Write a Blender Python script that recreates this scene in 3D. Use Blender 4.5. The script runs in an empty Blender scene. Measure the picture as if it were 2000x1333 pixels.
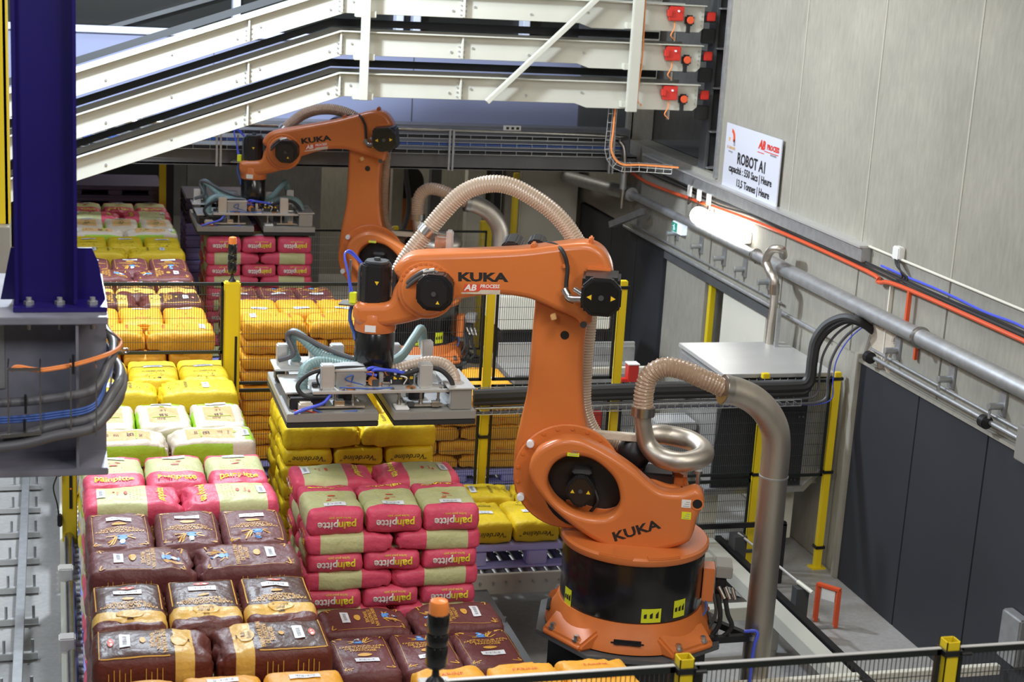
import bpy, bmesh, math, random
from mathutils import Vector, Matrix, noise
random.seed(7)
S = bpy.context.scene
COL = S.collection
R = math.radians

# ---------------------------------------------------------------- camera
H = 5.9
YAW, PIT, ROL, FPX = 0.2774399, 0.24389051, 0.05918483, 3232.49
_f = Vector((math.sin(YAW)*math.cos(PIT), math.cos(YAW)*math.cos(PIT), -math.sin(PIT)))
_r = Vector((math.cos(YAW), -math.sin(YAW), 0)); _u = _r.cross(_f)
_r, _u = _r*math.cos(ROL)+_u*math.sin(ROL), _u*math.cos(ROL)-_r*math.sin(ROL)
EYE = Vector((0, 0, H))
cam = bpy.data.objects.new('camera', bpy.data.cameras.new('camera')); COL.objects.link(cam)
cam.matrix_world = Matrix(((_r.x, _u.x, -_f.x, 0), (_r.y, _u.y, -_f.y, 0), (_r.z, _u.z, -_f.z, H), (0, 0, 0, 1)))
cam.data.sensor_width = 36; cam.data.lens = 36*FPX/2000
cam.data.clip_end = 200
cam.data.dof.use_dof = True; cam.data.dof.focus_distance = 11.8; cam.data.dof.aperture_fstop = 3.4
S.camera = cam

# ---------------------------------------------------------------- world, hall lamp, added fill lights, exposure
W = bpy.data.worlds.new('hall_air'); S.world = W; W.use_nodes = True
W.node_tree.nodes['Background'].inputs[0].default_value = (0.75, 0.82, 1.0, 1)
W.node_tree.nodes['Background'].inputs[1].default_value = 0.05
S.view_settings.view_transform = 'Standard'; S.view_settings.look = 'None'
S.view_settings.gamma = 1; S.view_settings.use_curve_mapping = False
S.view_settings.exposure = -0.5

def area(name, loc, target, size, watts, col=(1, 1, 1), sy=None):
    d = bpy.data.lights.new(name, 'AREA'); d.energy = watts; d.color = col; d.size = size
    if sy: d.shape = 'RECTANGLE'; d.size_y = sy
    o = bpy.data.objects.new(name, d); COL.objects.link(o); o.location = loc
    o.rotation_euler = (Vector(target)-Vector(loc)).to_track_quat('-Z', 'Y').to_euler()
    return o
def spot(name, loc, target, watts, col, ang, r):
    d = bpy.data.lights.new(name, 'SPOT'); d.energy = watts; d.color = col; d.spot_size = R(ang); d.spot_blend = .25; d.shadow_soft_size = r
    o = bpy.data.objects.new(name, d); COL.objects.link(o); o.location = loc
    o.rotation_euler = (Vector(target)-Vector(loc)).to_track_quat('-Z', 'Y').to_euler()
    return o
spot('hall_lamp', (1.0, 15.7, 6.9), (1.3, 15.5, 0.0), 2500, (0.80, 0.90, 1.0), 172, 0.22)
area('fill_light', (2.5, 6.5, 8.6), (2.5, 9.5, 0), 2.2, 290, (1.0, 0.95, 0.86))  # this and the next overhead ones are unseen fills added for general brightness
area('fill_light', (5.0, 1.0, 8.6), (5.2, 12.0, 0), 2.4, 400, (1.0, 0.95, 0.87))
area('fill_light', (-3.5, 10.0, 8.6), (3.5, 13.0, 1), 2.0, 380, (0.9, 0.95, 1.0))
area('fill_light', (-2.6, 15.0, 8.4), (-1.2, 15.0, 0), 1.4, 420, (0.80, 0.88, 1.0))  # fill added to brighten the floor at the left
area('fill_light', (-1.6, 2.4, 7.4), (-.2, 8.0, 3.7), 1.0, 170, (0.88, 0.90, 1.0))  # front fill added to brighten the girder face
area('fill_light', (4.5, 15.0, 8.6), (4.5, 15.0, 0), 1.6, 220, (1.0, 0.96, 0.9))
area('far_bay_fill', (3.5, 25.5, 6.5), (3.5, 25.5, 0), 1.8, 260, (1.0, 0.93, 0.8))  # unseen fill over the rear bay
area('far_bay_fill', (1.2, 19.2, 7.6), (1.6, 20.7, 3.6), 1.2, 170, (0.72, 0.82, 1.0))  # fill added to brighten the lilac rear wall

# ---------------------------------------------------------------- helpers
def at(x, y, X=None, Y=None, Z=None):
    d = _r*((x-1000)/FPX) - _u*((y-666.5)/FPX) + _f
    t = (Z-H)/d.z if Z is not None else (Y/d.y if Y is not None else X/d.x)
    return EYE + d*t

def mat(name, col, rough=.5, metal=0., bump=0., bscale=40., var=0., vscale=3., coat=0., emit=None, estr=0., alpha=None, trans=0., col2=None, spec=.5, stretch=None):
    m = bpy.data.materials.new(name); m.use_nodes = True
    nt = m.node_tree; b = nt.nodes['Principled BSDF']
    b.inputs['Base Color'].default_value = (*col, 1); b.inputs['Roughness'].default_value = rough
    b.inputs['Metallic'].default_value = metal; b.inputs['Coat Weight'].default_value = coat
    b.inputs['Coat Roughness'].default_value = .15; b.inputs['Specular IOR Level'].default_value = spec
    tc = nt.nodes.new('ShaderNodeTexCoord'); mp = nt.nodes.new('ShaderNodeMapping')
    nt.links.new(tc.outputs['Object'], mp.inputs[0])
    if stretch: mp.inputs['Scale'].default_value = stretch
    if var > 0 or col2:
        n = nt.nodes.new('ShaderNodeTexNoise'); n.inputs['Scale'].default_value = vscale; n.inputs['Detail'].default_value = 6
        nt.links.new(mp.outputs[0], n.inputs['Vector'])
        rp = nt.nodes.new('ShaderNodeValToRGB'); rp.color_ramp.elements[0].position = .32; rp.color_ramp.elements[1].position = .68
        c2 = col2 or tuple(c*(1-var) for c in col)
        rp.color_ramp.elements[0].color = (*c2, 1); rp.color_ramp.elements[1].color = (*col, 1)
        nt.links.new(n.outputs['Fac'], rp.inputs[0]); nt.links.new(rp.outputs[0], b.inputs['Base Color'])
    if bump > 0:
        n = nt.nodes.new('ShaderNodeTexNoise'); n.inputs['Scale'].default_value = bscale; n.inputs['Detail'].default_value = 4
        nt.links.new(mp.outputs[0], n.inputs['Vector'])
        bp = nt.nodes.new('ShaderNodeBump'); bp.inputs['Strength'].default_value = bump; bp.inputs['Distance'].default_value = .02
        nt.links.new(n.outputs['Fac'], bp.inputs['Height']); nt.links.new(bp.outputs[0], b.inputs['Normal'])
    if emit: b.inputs['Emission Color'].default_value = (*emit, 1); b.inputs['Emission Strength'].default_value = estr
    if alpha is not None: b.inputs['Alpha'].default_value = alpha
    if trans: b.inputs['Transmission Weight'].default_value = trans
    return m

M = {}
def mk(k, *a, **kw): M[k] = mat(k, *a, **kw); return M[k]
mk('orange_paint', (.68, .19, .045), .36, coat=.25, var=.10, vscale=1.5, bump=.04, bscale=60)
mk('orange_cast', (.70, .19, .04), .45, var=.15, vscale=4)
mk('black_cast', (.012, .012, .014), .38)
mk('black_gloss', (.008, .008, .009), .22, coat=.4)
mk('black_rubber', (.02, .02, .022), .6)
mk('dark_grey', (.055, .058, .062), .5)
mk('grey_hose', (.10, .10, .11), .45)
mk('teal_hose', (.22, .34, .34), .4)
mk('steel', (.55, .53, .50), .3, metal=1, var=.2, vscale=8)
mk('brushed_steel', (.62, .57, .50), .42, metal=.95, var=.25, vscale=5, stretch=(1, 1, .2))
mk('galvanised', (.50, .51, .52), .45, metal=.7, var=.18, vscale=12)
mk('aluminium', (.66, .66, .65), .38, metal=.5, var=.08)
mk('grey_plate', (.36, .35, .33), .45, metal=.35)
mk('white_paint', (.53, .53, .465), .42, var=.04)
mk('cream_paint', (.74, .72, .62), .45, var=.05)
mk('yellow_paint', (.80, .60, .015), .42)
mk('blue_paint', (.011, .005, .12), .32, var=.15, vscale=2)
mk('girder_grey', (.30, .30, .36), .5, metal=.35, var=.3, vscale=5)
mk('steel_dark', (.10, .105, .11), .5, var=.2)
mk('charcoal_panel', (.030, .032, .040), .65, var=.15, vscale=1.2, bump=.03)
mk('fence_black', (.012, .016, .014), .45)
mk('wire_black', (.04, .045, .045), .5)
mk('wire_zinc', (.50, .52, .52), .4, metal=.6)
mk('red_paint', (.55, .03, .02), .4)
mk('orange_red', (.70, .10, .03), .45)
mk('orange_cable', (.75, .25, .07), .5)
mk('blue_tube', (.08, .12, .75), .35)
mk('blue_cable', (.06, .13, .42), .5)
mk('copper', (.65, .28, .10), .35, metal=.6)
mk('hose_clear', (.55, .44, .34), .32, coat=.3, var=.08)
mk('hose_rib', (.74, .62, .52), .3, coat=.3)
mk('hose_brown', (.42, .29, .20), .32, coat=.3)
mk('hose_brown_rib', (.55, .40, .29), .3, coat=.3)
mk('sticker_yellow', (.72, .78, .02), .5)
mk('sticker_white', (.80, .80, .78), .5)
mk('triangle_yellow', (.85, .55, .02), .5)
mk('print_black', (.015, .013, .012), .6)
mk('print_white', (.85, .83, .78), .6)
mk('print_red', (.62, .04, .02), .6)
mk('print_grey', (.30, .30, .33), .6)
mk('pallet_purple', (.42, .43, .92), .5, var=.1)
mk('pallet_purple_lit', (.50, .52, .95), .45, var=.06)  # lighter copy of the pallet purple, with brighter light put into the colour
mk('pallet_dark', (.075, .06, .12), .55, var=.15)
mk('lilac_panel', (.27, .30, .46), .55, var=.06, vscale=.6)
mk('lintel_grey', (.19, .19, .20), .5, var=.15)
mk('joint_grey', (.41, .39, .33), .6)
mk('sign_white', (.60, .62, .70), .5)
mk('dark_window', (.015, .016, .015), .25)
mk('white_trim', (.62, .66, .78), .5)
mk('amber_lens', (.75, .22, .05), .25, emit=(1, .3, .05), estr=.12)
mk('tube_light', (1, 1, .95), .4, emit=(1, 1, .93), estr=14)
mk('exit_green', (.0, .18, .12), .5, emit=(.05, .5, .35), estr=.5)
mk('exit_white', (.7, .8, .9), .5, emit=(.75, .85, 1), estr=.9)
mk('red_led', (.9, .05, .02), .4, emit=(1, .05, .02), estr=2)
# sacks
sk = dict(bump=.55, bscale=15, spec=.4)
mk('sack_pink', (.73, .085, .16), .5, var=.10, vscale=7, **sk)
mk('sack_pale_green', (.57, .58, .29), .5, var=.08, vscale=7, **sk)
mk('sack_red', (.62, .03, .075), .45, var=.1, vscale=7, **sk)
mk('sack_olive', (.42, .40, .16), .5, var=.1, vscale=7, **sk)
mk('sack_brown', (.15, .042, .042), .5, var=.14, vscale=8, **sk)
mk('sack_dark_brown', (.13, .027, .018), .46, var=.2, vscale=8, **sk)
mk('sack_panel_brown', (.085, .035, .022), .42, var=.2, vscale=12, **sk)
mk('sack_gold', (.75, .46, .10), .45, var=.1, vscale=9, **sk)
mk('sack_orange', (.82, .38, .025), .52, var=.12, vscale=7, **sk)
mk('sack_yellow', (.78, .56, .015), .5, var=.08, vscale=7, **sk)
mk('sack_cream', (.64, .56, .45), .5, var=.06, vscale=7, **sk)
mk('sack_lime', (.36, .60, .03), .48, var=.08, vscale=7, **sk)
mk('sack_beige_orange', (.70, .42, .17), .5, var=.1, vscale=7, **sk)
mk('ink_gold', (.72, .38, .06), .5)
mk('ink_bright_yellow', (.85, .75, .05), .5)
mk('ink_blue', (.10, .30, .70), .5)
mk('ink_red', (.70, .08, .04), .5)
mk('label_white', (.78, .80, .84), .45)
mk('label_grey', (.25, .25, .28), .5)

ORG = {}
def link(o, parent=None):
    COL.objects.link(o)
    if parent: o.parent = parent
    return o
def tag(o, label=None, cat=None, group=None, kind=None):
    if label: o['label'] = label
    if cat: o['category'] = cat
    if group: o['group'] = group
    if kind: o['kind'] = kind
    return o
def thing(name, loc, label, cat, group=None, rz=0, kind=None):
    o = bpy.data.objects.new(name, None); o.empty_display_size = .2; o.location = loc; o.rotation_euler = (0, 0, rz)
    COL.objects.link(o); ORG[o.name] = (Vector(loc), rz)
    return tag(o, label, cat, group, kind)
def org(p):
    while p is not None:
        if p.name in ORG: return ORG[p.name]
        p = p.parent
    return (Vector((0, 0, 0)), 0)

class MB:
    def __init__(s, xf=None): s.v = []; s.f = []; s.m = []; s.xf = xf; s.mi = 0
    def add(s, vs, fs, mi=None):
        n = len(s.v); s.v += [Vector(v) for v in vs]; s.f += [[n+i for i in f] for f in fs]; s.m += [s.mi if mi is None else mi]*len(fs)
        return s
    def box(s, a, b, rot=None, mi=None):
        x0, y0, z0 = a; x1, y1, z1 = b
        vs = [Vector(p) for p in ((x0, y0, z0), (x1, y0, z0), (x1, y1, z0), (x0, y1, z0), (x0, y0, z1), (x1, y0, z1), (x1, y1, z1), (x0, y1, z1))]
        if rot is not None:
            c = sum(vs, Vector())/8; vs = [c+rot@(v-c) for v in vs]
        return s.add(vs, [(0, 3, 2, 1), (4, 5, 6, 7), (0, 1, 5, 4), (1, 2, 6, 5), (2, 3, 7, 6), (3, 0, 4, 7)], mi)
    def cbox(s, c, d, rot=None, mi=None):
        c = Vector(c); d = Vector(d)/2; return s.box(c-d, c+d, rot, mi)
    def bar(s, p, q, w, h, up=(0, 0, 1), mi=None):
        p = Vector(p); q = Vector(q); d = (q-p); L = d.length; d.normalize(); up = Vector(up)
        x = d.cross(up)
        if x.length < 1e-4: x = d.cross(Vector((1, 0, 0)))
        x.normalize(); z = x.cross(d); vs = []
        for e in (p, q):
            for a, b in ((-1, -1), (1, -1), (1, 1), (-1, 1)): vs.append(e+x*(a*w/2)+z*(b*h/2))
        return s.add(vs, [(0, 1, 2, 3), (7, 6, 5, 4), (0, 4, 5, 1), (1, 5, 6, 2), (2, 6, 7, 3), (3, 7, 4, 0)], mi)
    def cyl(s, p, q, r, n=16, r2=None, mi=None, cap=True):
        return s.tube([p, q], [r, r if r2 is None else r2], n, mi, cap)
    def tube(s, pts, r, n=10, mi=None, cap=True, closed=False):
        pts = [Vector(p) for p in pts]; k = len(pts)
        rs = r if isinstance(r, (list, tuple)) else [r]*k
        base = len(s.v); T = []
        for i in range(k):
            a = pts[(i-1) % k] if closed else pts[max(i-1, 0)]; b = pts[(i+1) % k] if closed else pts[min(i+1, k-1)]
            T.append((b-a).normalized())
        t = T[0]; ref = Vector((0, 0, 1)) if abs(t.z) < .9 else Vector((1, 0, 0))
        nrm = (ref-t*ref.dot(t)).normalized(); vs = []
        for i in range(k):
            t = T[i]; nrm = (nrm-t*nrm.dot(t)).normalized(); b = t.cross(nrm)
            for j in range(n):
                a = 2*math.pi*j/n; vs.append(pts[i]+(nrm*math.cos(a)+b*math.sin(a))*rs[i])
        fs = []
        for i in range(k if closed else k-1):
            i2 = (i+1) % k
            for j in range(n): fs.append((i*n+j, i*n+(j+1) % n, i2*n+(j+1) % n, i2*n+j))
        if cap and not closed: fs += [tuple(range(n-1, -1, -1)), tuple((k-1)*n+j for j in range(n))]
        return s.add(vs, fs, mi)
    def lathe(s, prof, c=(0, 0, 0), n=40, mi=None, axis='z'):
        c = Vector(c); vs = []; k = len(prof)
        for (r, h) in prof:
            for j in range(n):
                a = 2*math.pi*j/n
                p = Vector((r*math.cos(a), r*math.sin(a), h)) if axis == 'z' else Vector((r*math.cos(a), h, r*math.sin(a)))
                vs.append(c+p)
        fs = []
        for i in range(k-1):
            for j in range(n): fs.append((i*n+j, i*n+(j+1) % n, (i+1)*n+(j+1) % n, (i+1)*n+j))
        fs += [tuple(range(n-1, -1, -1)), tuple((k-1)*n+j for j in range(n))]
        return s.add(vs, fs, mi)
    def prism(s, poly, f0, f1, mi=None):   # poly of 2-D points; f0/f1 map (a,b) -> 3-D
        n = len(poly); vs = [f0(*p) for p in poly]+[f1(*p) for p in poly]
        fs = [tuple(range(n-1, -1, -1)), tuple(range(n, 2*n))]+[(i, (i+1) % n, n+(i+1) % n, n+i) for i in range(n)]
        return s.add(vs, fs, mi)
    def xz(s, poly, y0, y1, mi=None): return s.prism(poly, lambda a, b: (a, y0, b), lambda a, b: (a, y1, b), mi)
    def xy(s, poly, z0, z1, mi=None): return s.prism(poly, lambda a, b: (a, b, z0), lambda a, b: (a, b, z1), mi)
    def mesh(s, name, mats, bevel=0, smooth=True, seg=2, recalc=True):
        me = bpy.data.meshes.new(name)
        vs = [s.xf(v) if s.xf else v for v in s.v]
        me.from_pydata(vs, [], s.f)
        for i, p in enumerate(me.polygons): p.material_index = s.m[i]
        if not isinstance(mats, (list, tuple)): mats = [mats]
        for m in mats: me.materials.append(M[m] if isinstance(m, str) else m)
        bm = bmesh.new(); bm.from_mesh(me)
        if recalc: bmesh.ops.recalc_face_normals(bm, faces=bm.faces)
        if bevel:
            es = [e for e in bm.edges if len(e.link_faces) == 2 and e.calc_face_angle(0) > R(35)]
            bmesh.ops.bevel(bm, geom=es, offset=bevel, segments=seg, affect='EDGES', clamp_overlap=True)
        bm.to_mesh(me); bm.free()
        if smooth:
            for p in me.polygons: p.use_smooth = True
            me.set_sharp_from_angle(angle=R(38))
        return me
    def build(s, name, mats, parent=None, local=False, bevel=0, smooth=True, seg=2, label=None, kind=None, recalc=True):
        if parent is not None and not local:
            o, rz = org(parent); Mi = (Matrix.Translation(o)@Matrix.Rotation(rz, 4, 'Z')).inverted()
            s.v = [Mi@v for v in s.v]
        ob = bpy.data.objects.new(name, s.mesh(name, mats, bevel, smooth, seg, recalc)); link(ob, parent)
        return tag(ob, label, None, None, kind)

def top(ob, label, cat, group=None, kind=None): return tag(ob, label, cat, group, kind)

def catmull(pts, n=8, closed=False):
    pts = [Vector(p) for p in pts]; k = len(pts); out = []
    for i in range(k if closed else k-1):
        p0 = pts[(i-1) % k] if closed or i > 0 else pts[0]*2-pts[1]
        p1 = pts[i]; p2 = pts[(i+1) % k]
        p3 = pts[(i+2) % k] if closed or i+2 < k else pts[-1]*2-pts[-2]
        for j in range(n):
            t = j/n; out.append(.5*((2*p1)+(p2-p0)*t+(2*p0-5*p1+4*p2-p3)*t*t+(3*p1-p0-3*p2+p3)*t**3))
    if not closed: out.append(pts[-1])
    return out

def resample(pts, step):
    out = [pts[0]]; acc = 0
    for a, b in zip(pts, pts[1:]):
        L = (b-a).length; pos = 0
        while acc+(L-pos) >= step:
            pos += step-acc; acc = 0; out.append(a.lerp(b, pos/L))
        acc += L-pos
    return out

def ribbed(pts, r, pitch=.018, n=18, depth=.12, mb=None):   # corrugated hose
    pts = resample(pts, pitch/2); rs = [r if i % 2 else r*(1-depth) for i in range(len(pts))]
    mb = mb or MB(); n0 = len(mb.f); mb.tube(pts, rs, n)
    return mb

def shape2d(outs, depth, bevel=.02, res=3, smoothed=True, n=6):
    """filled 2-D outline (first) with holes, extruded; returns verts, faces in (a, b, depth) space"""
    cu = bpy.data.curves.new('tmp', 'CURVE'); cu.dimensions = '2D'; cu.fill_mode = 'BOTH'
    cu.extrude = max(depth/2-bevel, 0); cu.bevel_depth = bevel; cu.bevel_resolution = res; cu.offset = -bevel
    for pts in outs:
        pp = catmull([Vector((p[0], p[1], 0)) for p in pts], n, True) if smoothed else [Vector((p[0], p[1], 0)) for p in pts]
        sp = cu.splines.new('POLY'); sp.points.add(len(pp)-1)
        for q, p in zip(sp.points, pp): q.co = (p.x, p.y, 0, 1)
        sp.use_cyclic_u = True
    return curve_geo(cu)
def curve_geo(cu):
    o = bpy.data.objects.new('tmp', cu); COL.objects.link(o)
    dg = bpy.context.evaluated_depsgraph_get(); me = bpy.data.meshes.new_from_object(o.evaluated_get(dg))
    v = [v.co.copy() for v in me.vertices]; f = [tuple(p.vertices) for p in me.polygons]
    bpy.data.objects.remove(o); bpy.data.curves.remove(cu); bpy.data.meshes.remove(me)
    return v, f
_tc = {}
def text_geo(txt, size=1., ext=0., bold=0., shear=0., sx=1.):
    k = (txt, size, ext, bold, shear, sx)
    if k not in _tc:
        cu = bpy.data.curves.new('tmp', 'FONT'); cu.body = txt; cu.size = size; cu.extrude = ext; cu.offset = bold; cu.shear = shear
        cu.align_x = 'CENTER'; cu.align_y = 'CENTER'; cu.resolution_u = 2
        v, f = curve_geo(cu); v = [Vector((p.x*sx, p.y, p.z)) for p in v]; _tc[k] = (v, f)
    v, f = _tc[k]; return [p.copy() for p in v], f
def put_text(mb, txt, size, M4, mi=None, **kw):
    v, f = text_geo(txt, size, **kw); mb.add([M4@p for p in v], f, mi); return mb
def frame(o, x, y):   # matrix with origin o, x axis, y axis
    x = Vector(x).normalized(); y = Vector(y); y = (y-x*y.dot(x)).normalized(); z = x.cross(y); o = Vector(o)
    return Matrix(((x.x, y.x, z.x, o.x), (x.y, y.y, z.y, o.y), (x.z, y.z, z.z, o.z), (0, 0, 0, 1)))

# ================================================================ SETTING
def concrete(name, a, b, rough, vs, joint=None):
    m = mat(name, a, rough, var=.0, col2=b, vscale=vs, bump=.12, bscale=14)
    nt = m.node_tree; bs = nt.nodes['Principled BSDF']; rp = [n for n in nt.nodes if n.type == 'VALTORGB'][0]
    tc = [n for n in nt.nodes if n.type == 'TEX_COORD'][0]
    n2 = nt.nodes.new('ShaderNodeTexNoise'); n2.inputs['Scale'].default_value = 22; n2.inputs['Detail'].default_value = 8
    mp2 = nt.nodes.new('ShaderNodeMapping'); mp2.inputs['Scale'].default_value = (1, 1, .25); nt.links.new(tc.outputs['Object'], mp2.inputs[0]); nt.links.new(mp2.outputs[0], n2.inputs['Vector'])
    mx = nt.nodes.new('ShaderNodeMix'); mx.data_type = 'RGBA'; mx.blend_type = 'MULTIPLY'; mx.inputs[0].default_value = .35
    nt.links.new(rp.outputs[0], mx.inputs[6]); nt.links.new(n2.outputs['Fac'], mx.inputs[7]); nt.links.new(mx.outputs[2], bs.inputs['Base Color'])
    M[name] = m
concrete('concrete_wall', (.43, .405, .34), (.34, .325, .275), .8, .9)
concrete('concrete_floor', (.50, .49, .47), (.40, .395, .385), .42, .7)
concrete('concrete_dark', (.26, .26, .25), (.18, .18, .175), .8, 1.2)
def structure(mb, name, mats, **k):
    o = mb.build(name, mats, **k); o['kind'] = 'structure'; return o
structure(MB().box((-7, -4, -.15), (13, 33, 0)), 'floor', 'concrete_floor', smooth=False)
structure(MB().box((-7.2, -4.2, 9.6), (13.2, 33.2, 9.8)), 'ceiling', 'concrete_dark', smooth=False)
structure(MB().box((-7.3, -4, -.1), (-7, 33, 9.7)), 'wall_left', 'concrete_wall', smooth=False)
structure(MB().box((-7.2, -4.3, -.1), (13.2, -4, 9.7)), 'wall_front', 'concrete_wall', smooth=False)
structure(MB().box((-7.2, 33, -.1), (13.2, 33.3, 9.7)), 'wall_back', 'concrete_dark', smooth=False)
XW = 7.27
# right wall: a backing mass with separate precast panels in front of it
wr = MB()
wr.box((XW+.05, -4, 2.2), (XW+.35, 17.45, 9.6)).box((XW+.05, 17.45, 2.2), (XW+.35, 20.6, 3.3)).box((XW+.05, 17.45, 6.6), (XW+.35, 20.6, 9.6)).box((XW+.05, 20.6, 2.2), (XW+.35, 33, 9.6))
wr.box((XW+.05, -4, 0), (XW+.35, 15.45, 2.2)).box((XW+.05, 18.8, 0), (XW+.35, 33, 2.2))
wall_r = structure(wr, 'wall_right', 'concrete_wall', smooth=False)
seams = [17.42, 15.45, 13.815, 12.17, 10.53, 8.89, 7.25, 5.6, 3.9]
for a, b in zip(seams, seams[1:]):
    MB().box((XW, b+.008, 2.2), (XW+.07, a-.008, 9.55)).build('concrete_panel', 'concrete_wall', wall_r, bevel=.006, smooth=False)
for s_ in seams[:-1]:
    MB().box((XW-.006, s_-.016, 3.25), (XW+.02, s_+.016, 9.5)).build('joint_seal', 'joint_grey', wall_r, bevel=.004)
MB().box((XW, 17.45, 2.2), (XW+.07, 20.6, 3.31)).build('concrete_panel', 'concrete_wall', wall_r, smooth=False)
MB().box((XW, 20.6, 2.2), (XW+.07, 25.0, 9.55)).build('concrete_panel', 'concrete_wall', wall_r, smooth=False)
MB().box((XW, 13.53, 0), (XW+.07, 15.45, 2.2)).build('concrete_pier', 'concrete_wall', wall_r, bevel=.01, smooth=False)
MB().box((XW-.05, 13.53, 0), (XW, 13.62, 2.24)).build('pier_edge', 'concrete_wall', wall_r, bevel=.006)
for i, (a, b) in enumerate([(13.53, 12.42), (12.41, 11.28), (11.27, 10.1), (10.09, 8.9), (8.89, 7.7), (7.69, 6.5), (6.49, 5.3)]):
    MB().box((XW-.02, b, .0), (XW+.05, a, 2.17)).build('cladding_panel', 'charcoal_panel', wall_r, bevel=.006, smooth=False)
for a, b in [(20.85, 19.86), (19.85, 18.86), (22.3, 20.86)]:
    MB().box((XW-.02, b, .0), (XW+.05, a, 2.17)).build('cladding_panel', 'charcoal_panel', wall_r, bevel=.006, smooth=False)
MB().box((XW-.05, 5, 2.17), (XW, 13.53, 2.2)).build('cladding_rail', 'concrete_wall', wall_r)
MB().box((XW-.04, 15.45, 2.08), (XW, 18.8, 2.17)).build('lintel_strip', 'steel_dark', wall_r)
# door recess
dr = MB().box((8.1, 15.3, 0), (8.2, 19, 2.3)).box((7.6, 15.25, 0), (8.2, 15.35, 2.3)).box((7.6, 18.9, 0), (8.2, 19, 2.3)).box((7.6, 15.3, 2.2), (8.2, 19, 2.3))
door = structure(dr, 'door_1', 'cream_paint', smooth=False)
MB().box((7.27, 15.47, 0), (7.6, 15.6, 2.1)).build('door_post', 'black_cast', door)
MB().box((7.27, 17.5, 0), (7.55, 18.78, 2.1)).build('door_leaf', 'concrete_wall', door)
MB().box((7.27, 15.75, 0), (7.4, 16.95, 2.08)).build('door_leaf', 'cream_paint', door, bevel=.01)
MB().box((7.24, 15.9, .2), (7.28, 16.45, 1.6)).build('door_window', 'dark_grey', door, bevel=.01)
MB().box((7.9, 17.0, 0), (7.96, 17.45, 2.1)).build('door_screen', 'lilac_panel', door)
MB().box((7.3, 17.38, 0), (7.36, 17.46, 2.08)).build('door_guard', 'yellow_paint', door)
# high opening where the chutes leave the hall
op = MB().box((7.6, 17.2, 3.1), (10.5, 21, 3.3)).box((10.4, 17.2, 3.1), (10.5, 21, 6.8)).box((7.6, 17.2, 3.1), (10.5, 17.4, 6.8)).box((7.6, 20.7, 3.1), (10.5, 21, 6.8)).box((7.6, 17.2, 6.6), (10.5, 21, 6.8))
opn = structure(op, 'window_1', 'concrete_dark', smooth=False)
MB().box((7.23, 17.40, 3.28), (7.30, 17.47, 6.7)).build('window_jamb', 'galvanised', opn, bevel=.006)
MB().box((8.6, 18.3, 3.3), (9.4, 19.4, 5.2)).build('back_column', 'concrete_wall', opn)
st = thing('steel_column', (7.33, 17.95, 3.31), 'dark grey steel column with stiffener plates at the chute opening', 'column')
MB().box((7.3, 17.9, 3.31), (7.33, 18.12, 6.6)).box((7.33, 18.0, 3.31), (7.56, 18.02, 6.6)).box((7.56, 17.9, 3.31), (7.59, 18.12, 6.6)).build('shaft', 'steel_dark', st)
for z in (3.33, 3.75, 4.25, 4.7, 5.15): MB().box((7.31, 17.82, z), (7.58, 18.0, z+.015)).build('stiffener', 'galvanised', st)
for z in (3.95, 4.38, 4.82):
    b = MB().box((7.14, 17.93, z-.07), (7.3, 17.97, z+.1)); b.build('chute_bracket', 'dark_grey', st, bevel=.01)
# upper rear room face and steel lintel beam with cable trays
ub = structure(MB().box((-7, 20.75, 3.44), (6.62, 21.0, 4.42)), 'wall_rear_upper', 'lilac_panel', smooth=False)
for x in (-.6, 1.9, 4.4): MB().box((x-.004, 20.742, 3.44), (x+.004, 20.75, 4.42)).build('panel_joint', 'steel_dark', ub)
MB().box((-7, 20.70, 4.41), (3.85, 20.78, 4.49)).build('trim_rail', 'white_trim', ub, bevel=.008)
structure(MB().box((6.62, 20.7, 3.3), (7.3, 21.0, 9.6)), 'wall_rear_dark', 'steel_dark', smooth=False)
wn = structure(MB().box((-7, 20.95, 4.42), (6.7, 21.05, 9.6)), 'window_2', 'dark_window', smooth=False)
for x in (2.17, 4.2, 4.42, 5.85): MB().box((x-.045, 20.72, 4.42), (x+.045, 20.95, 7.2)).build('mullion', 'white_trim', wn, bevel=.008)
MB().bar((.6, 20.85, 4.45), (2.6, 20.85, 5.1), .05, .05).build('brace', 'steel_dark', wn)
# recede slab above the rear bay
lint = structure(MB().box((-7, 20.15, 2.93), (7.26, 20.20, 3.13)).box((-7, 20.15, 2.92), (7.26, 20.5, 2.95)).box((-7, 20.15, 3.11), (7.26, 20.5, 3.14)).box((-7, 20.45, 2.93), (7.26, 20.8, 3.44)), 'trim_1', 'lintel_grey', smooth=False)
for i, z in enumerate((3.14, 3.235, 3.33)):
    t = thing('cable_tray', (3, 20.05, z), ['lowest cable tray on the grey rear beam', 'middle cable tray on the grey rear beam', 'topmost cable tray on the grey rear beam'][i], 'cable tray', 'cable trays along the rear beam')
    w = MB()
    for y in (19.98, 20.06, 20.14): w.bar((-6, y, z), (7.0, y, z), .006, .006)
    for k in range(66): w.bar((-6+k*.2, 19.98, z), (-6+k*.2, 20.14, z), .005, .005).bar((-6+k*.2, 19.98, z), (-6+k*.2, 19.98, z+.05), .005, .005)
    w.bar((-6, 19.98, z+.05), (7.0, 19.98, z+.05), .006, .006)
    w.build('wire_basket', 'wire_zinc', t, smooth=False, kind='stuff')
    c = MB()
    for j in range(4): c.tube([(-6, 20.0+j*.035, z+.02), (1+j, 20.0+j*.035, z+.018+.006*(j % 2)), (7.0, 20.0+j*.035, z+.022)], .014, 6)
    c.build('cable_bundle', ['black_rubber', 'blue_cable', 'black_rubber'][i], t)
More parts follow.
